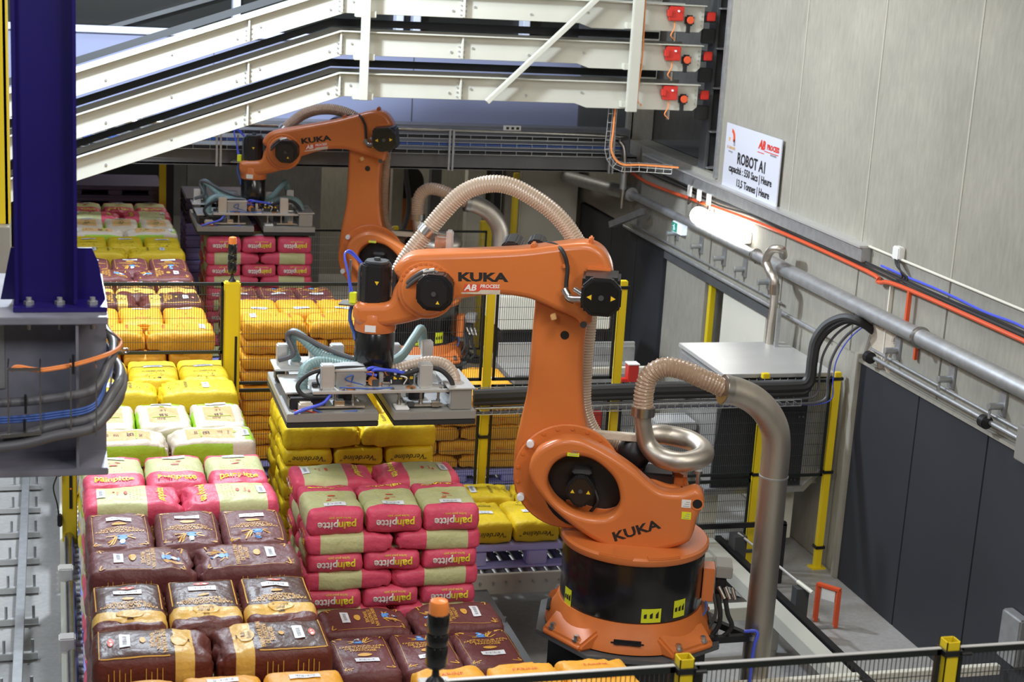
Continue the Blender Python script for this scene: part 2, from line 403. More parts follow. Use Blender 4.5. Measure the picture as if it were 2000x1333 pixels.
for j, x in enumerate((1.9, 4.75, 6.85)):
    t = thing('tray_bracket', (x, 19.95, 2.9), 'slotted zinc bracket holding the rear cable trays, '+['left one above the orange lifted arm', 'middle one', 'right one by the wall corner'][j], 'bracket', 'rear tray brackets')
    MB().box((x-.035, 19.93, 2.94), (x-.012, 19.96, 3.44)).box((x+.012, 19.93, 2.94), (x+.035, 19.96, 3.44)).build('slotted_rail', 'galvanised', t)
pp = thing('wall_pipe', (3, 19.95, 3.48), 'long thin steel pipe running above the rear cable trays', 'pipe')
MB().tube(catmull([(-6, 20.0, 3.43), (2, 20.0, 3.44), (6.6, 20.0, 3.42), (6.95, 19.95, 3.35), (7.02, 19.9, 3.1), (7.02, 19.9, 2.5)], 6), .028, 10).build('pipe_run', 'steel', pp)
MB().cyl((7.02, 19.9, 2.95), (7.02, 19.9, 2.75), .045, 12).build('pipe_socket', 'galvanised', pp)
for x in (3.86, 1.0): MB().box((x-.01, 19.93, 3.36), (x+.01, 20.1, 3.5)).build('pipe_clip', 'galvanised', pp)
top(MB().box((5.4, 19.9, 3.46), (5.62, 19.93, 3.52)).build('number_plate', 'sticker_white'), 'small white plate with dark marks above the rear pipe', 'plate')
pl = bpy.data.objects['number_plate']
for k in range(3): MB().box((5.43+k*.065, 19.895, 3.475), (5.465+k*.065, 19.9, 3.505)).build('printed_mark', 'print_black', pl, local=True)

# ---------------------------------------------------------------- white chutes
def chute(i, zt, name):
    Y0 = 17.7; xe = 7.06; xb = 2.95; xl = -1.6; sl = (zt-(zt-.96))/(2.95-.24)
    def Z(x): return zt if x >= xb else zt-(xb-x)*.354
    t = thing('chute', (4, Y0+.3, zt-.2), ['lowest', 'middle', 'topmost'][i]+' of the three long white conveyor chutes rising to the wall opening', 'chute', 'white overhead chutes')
    segs = [(xl, 1.98), (1.98, xb), (xb, 4.28), (4.28, xe)]
    h = .245
    for a, b in segs:
        if b <= xb:
            poly = [(a, Z(a)), (b, Z(b)), (b+(.04 if b == xb else 0), Z(b)-h), (a, Z(a)-h)]
        elif a == 4.28:
            poly = [(a, zt), (xe, zt), (xe, zt-h-.0), (xe-.05, zt-h-.045), (5.74, zt-h-.045), (5.60, zt-h), (a, zt-h)]
        else: poly = [(a, zt), (b, zt), (b, zt-h), (a+.04, zt-h)]
        m = MB(); m.xz(poly, Y0, Y0+.012)
        # top lip turned outwards
        m.prism([(a, Z(a)), (b, Z(b))]+[(b, Z(b)+.012), (a, Z(a)+.012)], lambda p, q: (p, Y0-.075, q), lambda p, q: (p, Y0+.02, q))
        o = m.build('side_panel', 'white_paint', t, bevel=.003)
        bl = MB(); k = 0
        L = b-a; n = max(2, int(L/.52))
        for k in range(n):
            x = a+.12+k*(L-.24)/(n-1)
            z = Z(x)-(.17 if k % 2 else .12)
            bl.cyl((x, Y0-.012, z), (x, Y0, z), .013, 8)
        for x in (a+.03, b-.03):
            for dz in (.06, .11, .16, .21): bl.cyl((x, Y0-.012, Z(x)-dz), (x, Y0, Z(x)-dz), .010, 6)
        bl.build('bolt', 'galvanised', o, kind='stuff')
    for x in (1.98, xb, 4.28):
        MB().box((x-.012, Y0-.055, Z(x)-h+.01), (x+.006, Y0, Z(x)-.004)).build('seam_flange', 'white_paint', t)
    # back side panel, belt
    b = MB()
    for a, c in ((xl, xb), (xb, xe)):
        b.prism([(a, Z(a)), (c, Z(c)), (c, Z(c)-h), (a, Z(a)-h)], lambda p, q: (p, Y0+.62, q), lambda p, q: (p, Y0+.632, q))
    b.build('rear_panel', 'white_paint', t)
    b = MB()
    for a, c in ((xl, xb), (xb, xe+.1)):
        b.prism([(a, Z(a)-.06), (c, Z(c)-.06), (c, Z(c)-.1), (a, Z(a)-.1)], lambda p, q: (p, Y0+.02, q), lambda p, q: (p, Y0+.61, q))
    b.build('belt', 'dark_grey', t)
    g = MB()
    for a, c in ((xl, xb), (xb, xe-.3)):
        g.prism([(a, Z(a)+.10), (c, Z(c)+.10), (c, Z(c)+.02), (a, Z(a)+.02)], lambda p, q: (p, Y0+.60, q), lambda p, q: (p, Y0+.615, q))
    g.build('guide_board', 'dark_grey', t)
    # drive end
    m = MB().box((6.62, Y0-.07, zt-.17), (6.79, Y0-.005, zt-.01)); o = m.build('switch_box', 'red_paint', t, bevel=.008)
    MB().box((6.60, Y0-.09, zt-.12), (6.64, Y0-.02, zt-.05)).build('switch_handle', 'red_paint', o)
    MB().cyl((6.72, Y0-.075, zt-.06), (6.72, Y0-.09, zt-.06), .012).build('switch_knob', 'label_white', o)
    m = MB().box((6.82, Y0-.05, zt-.22), (6.93, Y0, zt-.1)); o = m.build('bearing_block', 'black_cast', t, bevel=.02)
    MB().cyl((6.875, Y0-.075, zt-.155), (6.875, Y0-.05, zt-.155), .042, 20).build('bearing_cap', 'orange_red', o, bevel=.006)
    MB().box((6.85, Y0-.03, zt-.30), (6.89, Y0, zt-.22)).build('drive_lug', 'black_cast', t)
    MB().tube(catmull([(6.70, Y0-.03, zt-.15), (6.70, Y0-.04, zt-.25), (6.66, Y0-.05, zt-.33), (6.72, Y0-.02, zt-.38)], 5), .008, 6).build('switch_wire', 'orange_cable', t)
    MB().cyl((6.74, Y0+.05, zt-.40), (6.74, Y0+.05, zt-.30), .022).build('sensor', 'steel', t)
    m = MB().cyl((7.08, Y0+.1, zt-.12), (7.24, Y0+.1, zt-.12), .06, 18); m.build('drive_motor', 'dark_grey', t, bevel=.008)
    MB().box((7.10, Y0+.0, zt-.16), (7.20, Y0+.05, zt-.06)).build('motor_box', 'red_paint', t, bevel=.008)
for i, z in enumerate((4.298, 4.738, 5.178)): chute(i, z, '')
hf = thing('hanger_frame', (4.5, 17.6, 4.0), 'white steel hanger with two uprights and a diagonal holding the chutes', 'frame')
MB().box((3.15, 17.55, 4.03), (3.24, 17.62, 7.0)).build('upright', 'white_paint', hf, bevel=.006)
MB().box((6.17, 17.55, 3.99), (6.29, 17.62, 7.0)).build('upright', 'white_paint', hf, bevel=.006)
MB().bar((4.56, 17.58, 4.05), (6.9, 17.58, 6.35), .05, .085, up=(0, 1, 0)).build('diagonal', 'white_paint', hf, bevel=.004)
for x in (3.2, 6.23):
    for z in (4.08, 4.5, 4.95): MB().box((x-.11, 17.6, z-.05), (x+.11, 17.7, z+.02)).build('clamp_plate', 'white_paint', hf, bevel=.005)
MB().tube(catmull([(6.31, 17.6, 5.9), (6.31, 17.6, 5.2), (6.32, 17.59, 4.6), (6.30, 17.6, 4.15), (6.36, 17.62, 4.06)], 6), .01, 6).build('wire', 'orange_cable', hf)
# drop tray below the chutes with orange cable, then along to the wall
tr = thing('wire_tray', (6.0, 17.7, 3.4), 'zinc wire cable tray dropping from the chutes with an orange cable', 'cable tray')
path = [at(1198, 205, Y=17.8), at(1193, 260, Y=17.8), at(1190, 300, Y=17.8), at(1208, 325, Y=17.8), at(1250, 327, Y=17.8), at(1320, 332, Y=17.8)]
path = catmull(path, 6); w = MB()
pts = resample(path, .1)
for k, p in enumerate(pts):
    t_ = (pts[min(k+1, len(pts)-1)]-pts[max(k-1, 0)]).normalized(); s_ = Vector((0, 1, 0)).cross(t_).normalized()*.05
    w.bar(p-s_, p+s_, .006, .006, up=(0, 1, 0)).bar(p-s_, p-s_+Vector((0, .05, 0)), .005, .005)
for off in (-.05, 0, .05):
    q_ = [p+Vector((0, 1, 0)).cross((pts[min(k+1, len(pts)-1)]-pts[max(k-1, 0)]).normalized()).normalized()*off for k, p in enumerate(pts)]
    w.tube(q_, .004, 5)
w.build('wire_basket', 'wire_zinc', tr, kind='stuff')
MB().tube([p+Vector((.02, -.02, .03)) for p in path], .012, 8).build('cable', 'orange_cable', tr)

# ---------------------------------------------------------------- things on the right wall
def wy(y, z, x=0.): return Vector((XW-x, y, z))
bp = thing('duct_pipe', wy(13, 2.7, .12), 'long fat steel duct pipe running along the concrete wall', 'pipe')
MB().tube([wy(6, 2.71, .12), wy(15.6, 2.70, .12)], .075, 20).build('duct', 'galvanised', bp)
MB().tube([wy(15.6, 2.70, .12), wy(19.9, 2.68, .12)], .05, 16).build('narrow_duct', 'galvanised', bp)
MB().tube([wy(19.9, 2.68, .12), wy(22.2, 2.55, .3)], .09, 16).build('far_duct', 'galvanised', bp)
MB().bar(wy(19.4, 2.55, .12), wy(20.1, 2.25, .3), .08, .08).build('duct_support', 'galvanised', bp)
for y, r in ((15.9, .062), (12.35, .085)):
    MB().lathe([(r, -.012), (r+.012, -.012), (r+.012, .012), (r, .012)], wy(y, 2.70, .12), 24, axis='y').build('pipe_ring', 'steel', bp)
    MB().bar(wy(y, 2.62, .12), wy(y, 2.60, .0), .03, .02).build('ring_bracket', 'steel', bp)
ov = thing('vertical_pipe', wy(15.2, 1.9, .25), 'steel pipe with a swan-neck bend in front of the fat wall duct', 'pipe')
MB().tube(catmull([at(1530, 500, X=7.12), at(1526, 488, X=7.0), at(1508, 488, X=6.93), at(1497, 508, X=6.95), at(1503, 530, X=6.96), at(1513, 550, X=6.97), at(1511, 600, X=7.0), at(1505, 640, X=7.0), at(1500, 690, X=7.0)], 7), .043, 14).build('bent_pipe', 'brushed_steel', ov)
MB().cyl(at(1513, 555, X=6.975), at(1512, 575, X=6.98), .052, 16).build('pipe_sleeve', 'steel', ov)
MB().box((7.0, 14.9, 1.4), (7.04, 14.93, 2.35)).build('slotted_rail', 'galvanised', ov)
oc = thing('cable_run', wy(14, 3.05, .05), 'orange-red conduit with black and blue cables running along the wall', 'cable')
MB().tube(catmull([wy(20.2, 2.93, .06), wy(19.2, 2.90, .06), wy(16, 3.02, .06), wy(13.55, 3.03, .06), wy(13.3, 2.98, .06), wy(12.9, 3.03, .06), wy(11, 3.04, .06), wy(7, 3.04, .06)], 5), .02, 8).build('conduit', 'orange_red', oc)
for j, (c, dz, y0) in enumerate((('black_rubber', .06, 20), ('dark_grey', .085, 20), ('black_rubber', .10, 19), ('blue_tube', .13, 13.3))):
    pts = [wy(y0-k*(y0-7)/14, 3.0+dz+random.uniform(-.012, .012)+(-.04 if y0-k*(y0-7)/14 > 17 else 0), .05) for k in range(15)]
    MB().tube(catmull(pts, 4), .011, 6).build('cable', c, oc)
MB().bar(wy(12.72, 3.03, .06), wy(12.72, 2.72, .06), .035, .03, up=(0, 1, 0)).build('drop_conduit', 'orange_red', oc)
MB().bar(wy(12.55, 2.66, .03), wy(12.55, 2.45, .03), .03, .03, up=(0, 1, 0)).build('drop_conduit', 'orange_red', oc)
MB().bar(wy(13.12, 3.0, .02), wy(13.12, 2.3, .02), .035, .02, up=(0, 1, 0)).build('drop_trunking', 'cream_paint', oc)
lg = thing('wall_trunking', wy(16, 3.2, .03), 'galvanised trunking strip with a raised lip along the wall', 'trunking')
MB().box((XW-.10, 13.6, 3.10), (XW, 19.6, 3.24)).build('trunking_body', 'galvanised', lg, bevel=.006)
MB().box((XW-.13, 13.6, 3.235), (XW, 19.6, 3.255)).build('trunking_lip', 'aluminium', lg)
MB().tube([wy(13.6, 3.25, .03), wy(7, 3.27, .03)], .012, 8).build('thin_conduit', 'cream_paint', lg)
for j, (y, z) in enumerate(((17.95, 3.0), (17.65, 3.0), (17.35, 3.0))):
    b = MB().box((XW-.12, y-.06, z-.02), (XW-.1, y+.06, z+.12)).build('junction_box', 'sticker_white', bevel=.01)
    top(b, ['left', 'middle', 'right'][j]+' of the three small white junction boxes under the chute opening', 'box', 'white junction boxes')
    MB().tube(catmull([wy(y, z-.02, .11), wy(y-.03, z-.1, .13), wy(y-.09, z-.06, .12)], 5), .008, 6).build('box_cable', 'black_rubber', b, local=True)
jb = top(MB().box((XW-.07, 12.98, 3.24), (XW, 13.1, 3.36)).build('junction_box', 'sticker_white', bevel=.01), 'small white junction box with two black cables above the orange conduit', 'box')
for k in range(3): MB().tube(catmull([wy(13.0+.04*k, 3.26, .05), wy(12.9+.02*k, 3.2, .09), wy(12.88-.05*k, 3.12, .06), wy(13.0, 3.06, .05)], 5), .008, 6).build('box_cable', 'black_rubber', jb, local=True)
# low rail with clamps
lr = thing('rail_pipe', wy(13, 2.29, .1), 'thin steel conduit on clamp brackets above the dark cladding', 'pipe')
MB().tube([wy(6.5, 2.30, .09), wy(13.3, 2.30, .09)], .02, 10).tube([wy(6.5, 2.355, .06), wy(13.3, 2.355, .06)], .013, 8).build('conduit', 'galvanised', lr)
MB().tube([wy(14.2, 2.25, .09), wy(20.2, 2.22, .09)], .022, 10).tube([wy(15.3, 2.32, .06), wy(20.2, 2.28, .06)], .013, 8).build('conduit', 'galvanised', lr)
for y in (12.9, 11.95, 11.15, 10.4, 15.75, 16.4, 17.0, 17.7, 18.5):
    b = MB().box((XW-.02, y-.05, 2.36), (XW, y+.05, 2.56)).cyl(wy(y, 2.44, 0), wy(y, 2.44, .14), .03, 10).cyl(wy(y, 2.34, .12), wy(y, 2.44, .12), .012, 8).build('wall_bracket', 'galvanised', lr, bevel=.003)
for y in (13.2, 11.2):
    MB().cyl(wy(y+.04, 2.30, .12), wy(y-.04, 2.30, .12), .055, 16).build('pipe_coupling', 'black_cast', lr, bevel=.006)
cbx = top(MB().box((XW-.12, 10.35, 2.14), (XW, 10.75, 2.42)).build('control_box', 'grey_plate', bevel=.01), 'flat grey wall box with a small pink label at the right frame edge', 'box')
MB().box((XW-.125, 10.5, 2.30), (XW-.12, 10.58, 2.37)).build('box_label', 'sticker_white', cbx, local=True)
top(MB().box((XW-.12, 10.35, .55), (XW-.02, 10.62, .95)).build('socket_box', 'galvanised', bevel=.015), 'pale grey socket box low on the dark cladding at the right edge', 'box')
# patch of foam where cables enter
fm = MB(); rr = random.Random(3); poly = []
for k in range(26):
    a = 2*math.pi*k/26; r_ = rr.uniform(.13, .26)*(1.15 if k % 2 else .8); poly.append((r_*1.25*math.cos(a), r_*1.05*math.sin(a)))
fm.prism(poly, lambda a, b: (XW-.03, 13.22+a, 2.44+b), lambda a, b: (XW+.01, 13.22+a*1.1, 2.44+b*1.1))
top(fm.build('foam_patch', 'sack_cream', bevel=.008), 'ragged cream foam patch around the cable hole in the wall', 'foam')
# lit tube lamp and exit sign
lp = thing('tube_lamp', wy(17.1, 2.85, .08), 'glowing tube lamp on the wall under the orange conduit', 'lamp')
a_, b_ = wy(17.6, 2.83, .14), wy(16.25, 2.84, .14)
MB().box((XW-.09, 16.3, 2.74), (XW, 17.55, 2.86)).build('lamp_housing', 'sticker_white', lp, bevel=.01)
MB().tube([a_, a_.lerp(b_, .03), a_.lerp(b_, .97), b_], [.07, .10, .10, .07], 20).build('diffuser', 'tube_light', lp)
ex = top(MB().box((XW-.08, 18.2, 2.47), (XW, 18.5, 2.6)).build('exit_sign', 'exit_white', bevel=.006), 'small green and white emergency exit sign on the wall', 'sign')
e = MB().box((XW-.085, 18.33, 2.48), (XW-.08, 18.49, 2.59)); e.build('sign_field', 'exit_green', ex, local=True)
e = MB()
for y, z, a, b in ((18.41, 2.565, .014, .014), (18.415, 2.54, .02, .03), (18.43, 2.51, .01, .03), (18.39, 2.515, .01, .03), (18.445, 2.545, .03, .008)): e.cbox((XW-.087, y, z), (.003, a, b))
e.build('running_figure', 'exit_white', ex, local=True)
# the robot sign board
sg = top(MB().box((XW-.045, 15.68, 3.22), (XW-.03, 17.17, 3.95)).build('sign_board', 'sign_white', bevel=.003), 'white wall sign with ROBOT A1 capacity text and two logos', 'sign')
def wt(txt, y, z, size, m, **k):   # text on the wall facing -X; reading direction -Y
    mb = MB(); put_text(mb, txt, size, frame((XW-.048, y, z), (0, -1, 0), (0, 0, 1)), ext=.001, **k)
    mb.build('sign_text', m, sg, local=True, smooth=False)
wt('ROBOT A1', 16.40, 3.60, .17, 'print_black', bold=.004, sx=.95)
wt('capacité : 550 Sacs | Heure', 16.42, 3.47, .115, 'print_black', bold=.002, sx=.93)
wt('13,5 Tonnes | Heure', 16.32, 3.335, .115, 'print_black', bold=.002, sx=.93)
wt('AB', 16.17, 3.83, .13, 'print_red', bold=.006, shear=.25)
wt('PROCESS', 15.88, 3.83, .075, 'print_red', bold=.003, sx=1.0)
e = MB().box((XW-.048, 15.74, 3.775), (XW-.045, 16.1, 3.783)).box((XW-.048, 16.1, 3.745), (XW-.045, 16.27, 3.753)); e.build('logo_line', 'print_red', sg, local=True)
wt('INGENIERIE', 15.86, 3.758, .03, 'print_grey')
e = MB(); arc = [(math.cos(a), math.sin(a)) for a in [R(d) for d in range(-30, 91, 12)]]
e.prism([(x*.10, y*.10) for x, y in arc]+[(x*.05, y*.06) for x, y in reversed(arc)], lambda a, b: (XW-.048, 17.0-a, 3.80+b), lambda a, b: (XW-.045, 17.0-a, 3.80+b))
e.build('logo_mark', 'orange_red', sg, local=True)
e = MB().box((XW-.048, 16.89, 3.72), (XW-.045, 16.93, 3.79)); e.build('logo_mark', 'print_grey', sg, local=True)
e = MB().box((XW-.048, 17.03, 3.76), (XW-.045, 17.07, 3.80)); e.build('logo_mark', 'sack_beige_orange', sg, local=True)
wt('LE GRENIER', 16.99, 3.69, .045, 'sack_beige_orange')
wt('boulanger', 16.99, 3.65, .03, 'print_grey')
# cable bundle swinging off the fence to the wall hole
cb = thing('cable_bundle', (6.8, 13.6, 2.1), 'thick black cable bundle curving from the fence tray up to the wall', 'cable')
PTS = [(0, 772), (300, 771), (600, 770), (925, 768), (1200, 757), (1400, 752), (1540, 750), (1575, 742), (1583, 700), (1590, 665), (1612, 635), (1645, 620), (1672, 625), (1700, 640)]
def yoff(x): return 13.62 if x < 1600 else 13.62-.35*(x-1600)/100
for j, (dx, dy, r_, m_) in enumerate(((0, 0, .035, 'dark_grey'), (6, 9, .04, 'black_rubber'), (2, 20, .03, 'black_rubber'), (18, 30, .012, 'grey_hose'), (34, 40, .014, 'grey_hose'), (44, 42, .006, 'blue_tube'))):
    pts = []
    for x, y in PTS[3 if j else 3:]:
        k = min(1, max(0, (x-1540)/60)); kk = 0 if x < 1560 else 1
        xx = x+dx*kk*1.0; yy = y+dy*(1-.75*min(1, max(0, (x-1583)/80)))
        pts.append(at(xx, yy, Y=yoff(x)-(0 if x < 1690 else .1)) if x < 1690 else wy(13.38, 2.5, .01))
    MB().tube(catmull(pts, 8), r_, 8).build('cable', m_, cb)
# zinc basket carrying them along the fence
fb = MB()
for z0 in (0,):
    for y, dz in ((13.72, 0), (13.55, 0), (13.55, .06), (13.72, .2)):
        fb.tube([at(925, 808, Y=13.6)+Vector((0, y-13.6, dz)), at(1560, 790, Y=13.6)+Vector((0, y-13.6, dz))], .004, 5)
a0 = at(925, 808, Y=13.6); a1 = at(1560, 790, Y=13.6); n_ = 40
for k in range(n_+1):
    p = a0.lerp(a1, k/n_); fb.bar(p+Vector((0, -.05, 0)), p+Vector((0, .12, 0)), .005, .005).bar(p+Vector((0, -.05, 0)), p+Vector((0, -.05, .06)), .005, .005)
    fb.bar(p+Vector((0, .12, 0)), p+Vector((0, .12, .22)), .005, .005)
fb.build('wire_basket', 'wire_zinc', cb, kind='stuff')

# ---------------------------------------------------------------- deep rear bay
top(MB().box((6.35, 22.3, 0), (7.2, 22.9, 2.9)).build('white_cabinet', 'cream_paint', bevel=.02), 'tall cream cabinet at the far end of the right wall', 'cabinet')
for j, (x0, x1, y, mname, lab) in enumerate(((4.95, 5.12, 24.5, 'concrete_wall', 'narrow pale pillar far behind the second steel pipe bend'), (5.35, 5.5, 23.6, 'steel_dark', 'dark steel pillar in the rear bay'), (5.75, 5.98, 23.0, 'cream_paint', 'cream pillar in the rear bay left of the black one'), (6.05, 6.15, 22.6, 'black_cast', 'thin black upright in the rear bay'), (6.18, 6.33, 22.5, 'concrete_wall', 'grey pillar in the rear bay beside the cream cabinet'))):
    top(MB().box((x0, y, 0), (x1, y+.2, 2.95)).build('pillar', mname, bevel=.01), lab, 'pillar')
top(MB().box((4.1, 27.5, 0), (7.2, 27.7, 4.0)).build('rear_partition', 'concrete_wall'), 'pale partition closing the right part of the rear bay', 'partition')
top(MB().box((2.0, 26, 0), (4.1, 26.2, 4.0)).build('rear_partition', 'concrete_dark'), 'dark grey partition behind the lifted arm of the rear machine', 'partition')
top(MB().box((-6.9, 29, 0), (2.0, 29.2, 4.4)).build('rear_partition', 'black_cast'), 'black partition at the far left of the rear bay', 'partition')
for j, (x, y) in enumerate(((5.62, 21.6), (6.0, 21.4))):
    p = thing('guard_post', (x, y, 0), ['wide yellow guard post far behind the arch of the clear hose', 'narrow yellow guard post beside the cream cabinet'][j], 'post')
    w_ = (.16, .07)[j]; MB().box((x, y, 0), (x+w_, y+.1, (2.0, 2.7)[j])).build('post_tube', 'yellow_paint', p, bevel=.008)
    MB().box((x-.05, y-.05, 0), (x+w_+.05, y+.15, .015)).build('foot_plate', 'yellow_paint', p)

# ================================================================ FENCES
def fence_panel(root, x0, x1, y, z0, z1, mesh='wire_black', pitch=.02, hp=.1, rail='fence_black'):
    fr = MB()
    fr.box((x0, y-.012, z1-.028), (x1, y+.012, z1)).box((x0, y-.012, z0), (x1, y+.012, z0+.025))
    fr.box((x0, y-.012, z0), (x0+.022, y+.012, z1)).box((x1-.022, y-.012, z0), (x1, y+.012, z1))
    p = fr.build('panel_frame', rail, root, kind=None)
    w = MB(); n = int((x1-x0)/pitch)
    for k in range(1, n):
        x = x0+k*(x1-x0)/n; w.bar((x, y, z0+.01), (x, y, z1-.01), .0032, .0032, up=(0, 1, 0))
    n = max(1, int((z1-z0)/hp))
    for k in range(1, n):
        z = z0+k*(z1-z0)/n; w.bar((x0+.01, y-.004, z), (x1-.01, y-.004, z), .0032, .0032)
    w.build('wire_mesh', mesh, p, smooth=False, kind='stuff')
def fence_post(root, x, y, z1, w=.07, z0=0, m='yellow_paint', d=.06):
    o = MB().box((x-w/2, y-d/2, z0), (x+w/2, y+d/2, z1)).build('fence_post', m, root, bevel=.006)
    if z0 == 0:
        MB().box((x-w/2-.04, y-d/2-.03, 0), (x+w/2+.04, y+d/2+.03, .012)).build('foot_plate', m, o)
    b = MB()
    for z in (z1-.06, (z1+z0)/2, z0+.22):
        b.box((x-w/2-.014, y-d/2-.012, z-.014), (x+w/2+.014, y+d/2+.012, z+.014))
    b.build('clamp', 'black_cast', o, kind='stuff')
    return o
FY = 13.82
f1 = thing('safety_fence', (4.3, FY, 0), 'black mesh safety fence with yellow posts crossing the hall behind the near orange machine', 'fence')
xs = [1.445, 2.62, 3.72, 4.95]
for x in xs[1:]: fence_post(f1, x, FY, 2.88)
fence_post(f1, 6.43, FY, 1.99); fence_post(f1, 7.17, FY, 1.99)
for a, b in zip(xs, xs[1:]):
    fence_panel(f1, a+.05, b-.05, FY, 1.96, 2.86); fence_panel(f1, a+.05, b-.05, FY, .28, 1.92)
fence_panel(f1, -.9, .08, FY, 2.22, 2.86); fence_panel(f1, .14, xs[0]-.07, FY, 2.24, 2.86)
fence_panel(f1, 5.0, 6.38, FY, .98, 1.92); fence_panel(f1, 5.0, 6.38, FY, .3, .94)
fence_panel(f1, 6.48, 7.12, FY, .95, 1.92)
def beacon(x, y, z, label, s=1., q=.84):
    t = thing('signal_tower', (x, y, z), label, 'beacon', 'signal towers on the fence posts')
    MB().lathe([(.035*s, 0), (.03*s, .012*q), (.014*s, .035*q), (.012*s, .075*q), (.03*s, .085*q), (.038*s, .10*q)], (x, y, z), 20).build('stem', 'black_cast', t)
    for k, (a, b) in enumerate(((.10*q, .205*q), (.21*q, .275*q), (.28*q, .385*q))):
        MB().lathe([(.036*s, a), (.039*s, a+.006), (.039*s, b-.006), (.036*s, b)], (x, y, z), 24).build('module', 'black_gloss', t)
    MB().lathe([(.0345*s, .385*q), (.0345*s, .435*q), (.030*s, .452*q), (.012*s, .458*q)], (x, y, z), 24).build('lens', 'amber_lens', t)
    return t
lcp = thing('light_curtain_post', (1.445, FY, 0), 'wide yellow light-curtain post with a black slot carrying the far signal tower', 'post')
MB().box((1.375, FY-.05, 0), (1.515, FY+.05, 2.87)).build('post_body', 'yellow_paint', lcp, bevel=.012)
MB().box((1.47, FY-.056, 1.2), (1.49, FY-.05, 2.4)).build('sensor_slot', 'black_cast', lcp)
MB().box((1.367, FY-.045, 0), (1.375, FY+.045, 2.8)).build('edge_strip', 'black_cast', lcp)
beacon(1.445, FY, 2.87, 'black signal tower with amber top on the far yellow post')
lcq = thing('light_curtain_post', (.1, FY, 0), 'yellow light-curtain post left of the sack row beside the rollers', 'post')
MB().box((.04, FY-.05, 0), (.165, FY+.05, 2.2)).build('post_body', 'yellow_paint', lcq, bevel=.01)
MB().box((.10, FY-.056, .9), (.125, FY-.05, 1.9)).build('sensor_slot', 'black_cast', lcq)
for z in (.75, 1.2): MB().box((-.0, FY-.09, z), (.04, FY-.02, z+.1)).build('sensor', 'black_cast', lcq, bevel=.008)
MB().tube(catmull([(.0, FY-.06, 1.2), (-.03, FY-.08, 1.1), (.0, FY-.07, .95), (.01, FY-.06, .85)], 5), .006, 6).build('sensor_cable', 'black_rubber', lcq)
MB().cyl((.112, FY-.06, 1.08), (.112, FY-.055, 1.08), .009, 8).build('indicator', 'amber_lens', lcq)
# near fence along the lower picture edge
NY = 6.12; ZT = 2.87
f2 = thing('safety_fence', (4, NY, 0), 'nearest black mesh safety fence with hollow yellow posts along the lower right edge', 'fence')
nx = [1.50, 2.60, 3.88, 5.16, 6.44]
for x in nx[1:]:
    m = MB(); a, w_ = .034, .005
    m.box((x-a, NY-a, 0), (x+a, NY-a+w_, ZT+.035)).box((x-a, NY+a-w_, 0), (x+a, NY+a, ZT+.035)).box((x-a, NY-a, 0), (x-a+w_, NY+a, ZT+.035)).box((x+a-w_, NY-a, 0), (x+a, NY+a, ZT+.035))
    o = m.build('fence_post', 'yellow_paint', f2)
    MB().box((x-a-.012, NY-a-.01, ZT-.03), (x+a+.012, NY+a+.01, ZT-.004)).cyl((x+a, NY-a-.015, ZT-.017), (x+a+.05, NY-a-.015, ZT-.017), .009, 10).build('clamp', 'black_cast', o, kind='stuff')
for a, b in zip(nx, nx[1:]):
    fence_panel(f2, a+.045, b-.045, NY, 1.45, ZT-.005, 'wire_black', .0215, .12)
    MB().box((a+.045, NY-.011, ZT-.005), (b-.045, NY+.011, ZT-.001)).build('rail_cap', 'aluminium', f2)
np_ = thing('fence_corner_post', (1.50, NY, 0), 'near fence end post under the foreground signal tower', 'post')
MB().box((1.455, NY-.04, 0), (1.545, NY+.04, 2.85)).build('post_tube', 'yellow_paint', np_, bevel=.008)
MB().box((1.435, NY-.05, 2.85), (1.565, NY+.05, 2.862)).build('cap_plate', 'aluminium', np_, bevel=.004)
beacon(1.50, NY, 2.862, 'black signal tower with amber top in the foreground at the lower edge', 1.18, .80)
# fence of the middle bay, far
f3 = thing('safety_fence', (3, 22.0, 0), 'far black mesh fence with thin yellow posts behind the red sacks', 'fence')
for x in (3.0, 4.35): fence_post(f3, x, 21.2, 2.0, .07)
fence_panel(f3, 2.05, 2.95, 21.2, .3, 1.95, 'wire_zinc', .03); fence_panel(f3, 3.05, 4.3, 21.2, .3, 1.95, 'wire_zinc', .03); fence_panel(f3, 4.4, 5.6, 21.2, .3, 1.95, 'wire_zinc', .03)
t = thing('guard_post', (1.36, 22.2, 0), 'tall yellow guard post beside the dark pallet stacks at the far left', 'post')
MB().box((1.34, 22.15, 0), (1.43, 22.25, 2.65)).build('post_tube', 'yellow_paint', t, bevel=.006)
MB().box((1.29, 22.1, 0), (1.48, 22.3, .015)).build('foot_plate', 'yellow_paint', t)

# ================================================================ LEFT FOREGROUND: girder, columns, cables
g = thing('steel_girder', (-1, 8.2, 3.3), 'heavy grey steel girder end with stiffeners carrying the blue column', 'girder')
GX = .237
MB().box((-3.6, 7.72, 4.0), (GX, 8.7, 4.035)).build('top_flange', 'girder_grey', g, bevel=.004)
MB().box((-3.6, 7.72, 3.26), (GX, 8.7, 3.295)).build('bottom_flange', 'girder_grey', g, bevel=.004)
MB().box((-3.6, 8.0, 3.29), (GX, 8.03, 4.0)).build('web', 'girder_grey', g)
MB().box((.09, 7.74, 3.29), (.103, 8.0, 4.0)).build('stiffener', 'girder_grey', g)
MB().box((-1.6, 7.74, 3.29), (-1.587, 8.0, 4.0)).build('stiffener', 'girder_grey', g)
MB().box((-.30, 7.985, 3.62), (-.235, 8.0, 3.98)).build('splice_plate', 'galvanised', g, bevel=.004)
MB().box((-3.5, 7.9, 0), (-3.2, 8.5, 3.26)).build('support_leg', 'girder_grey', g)
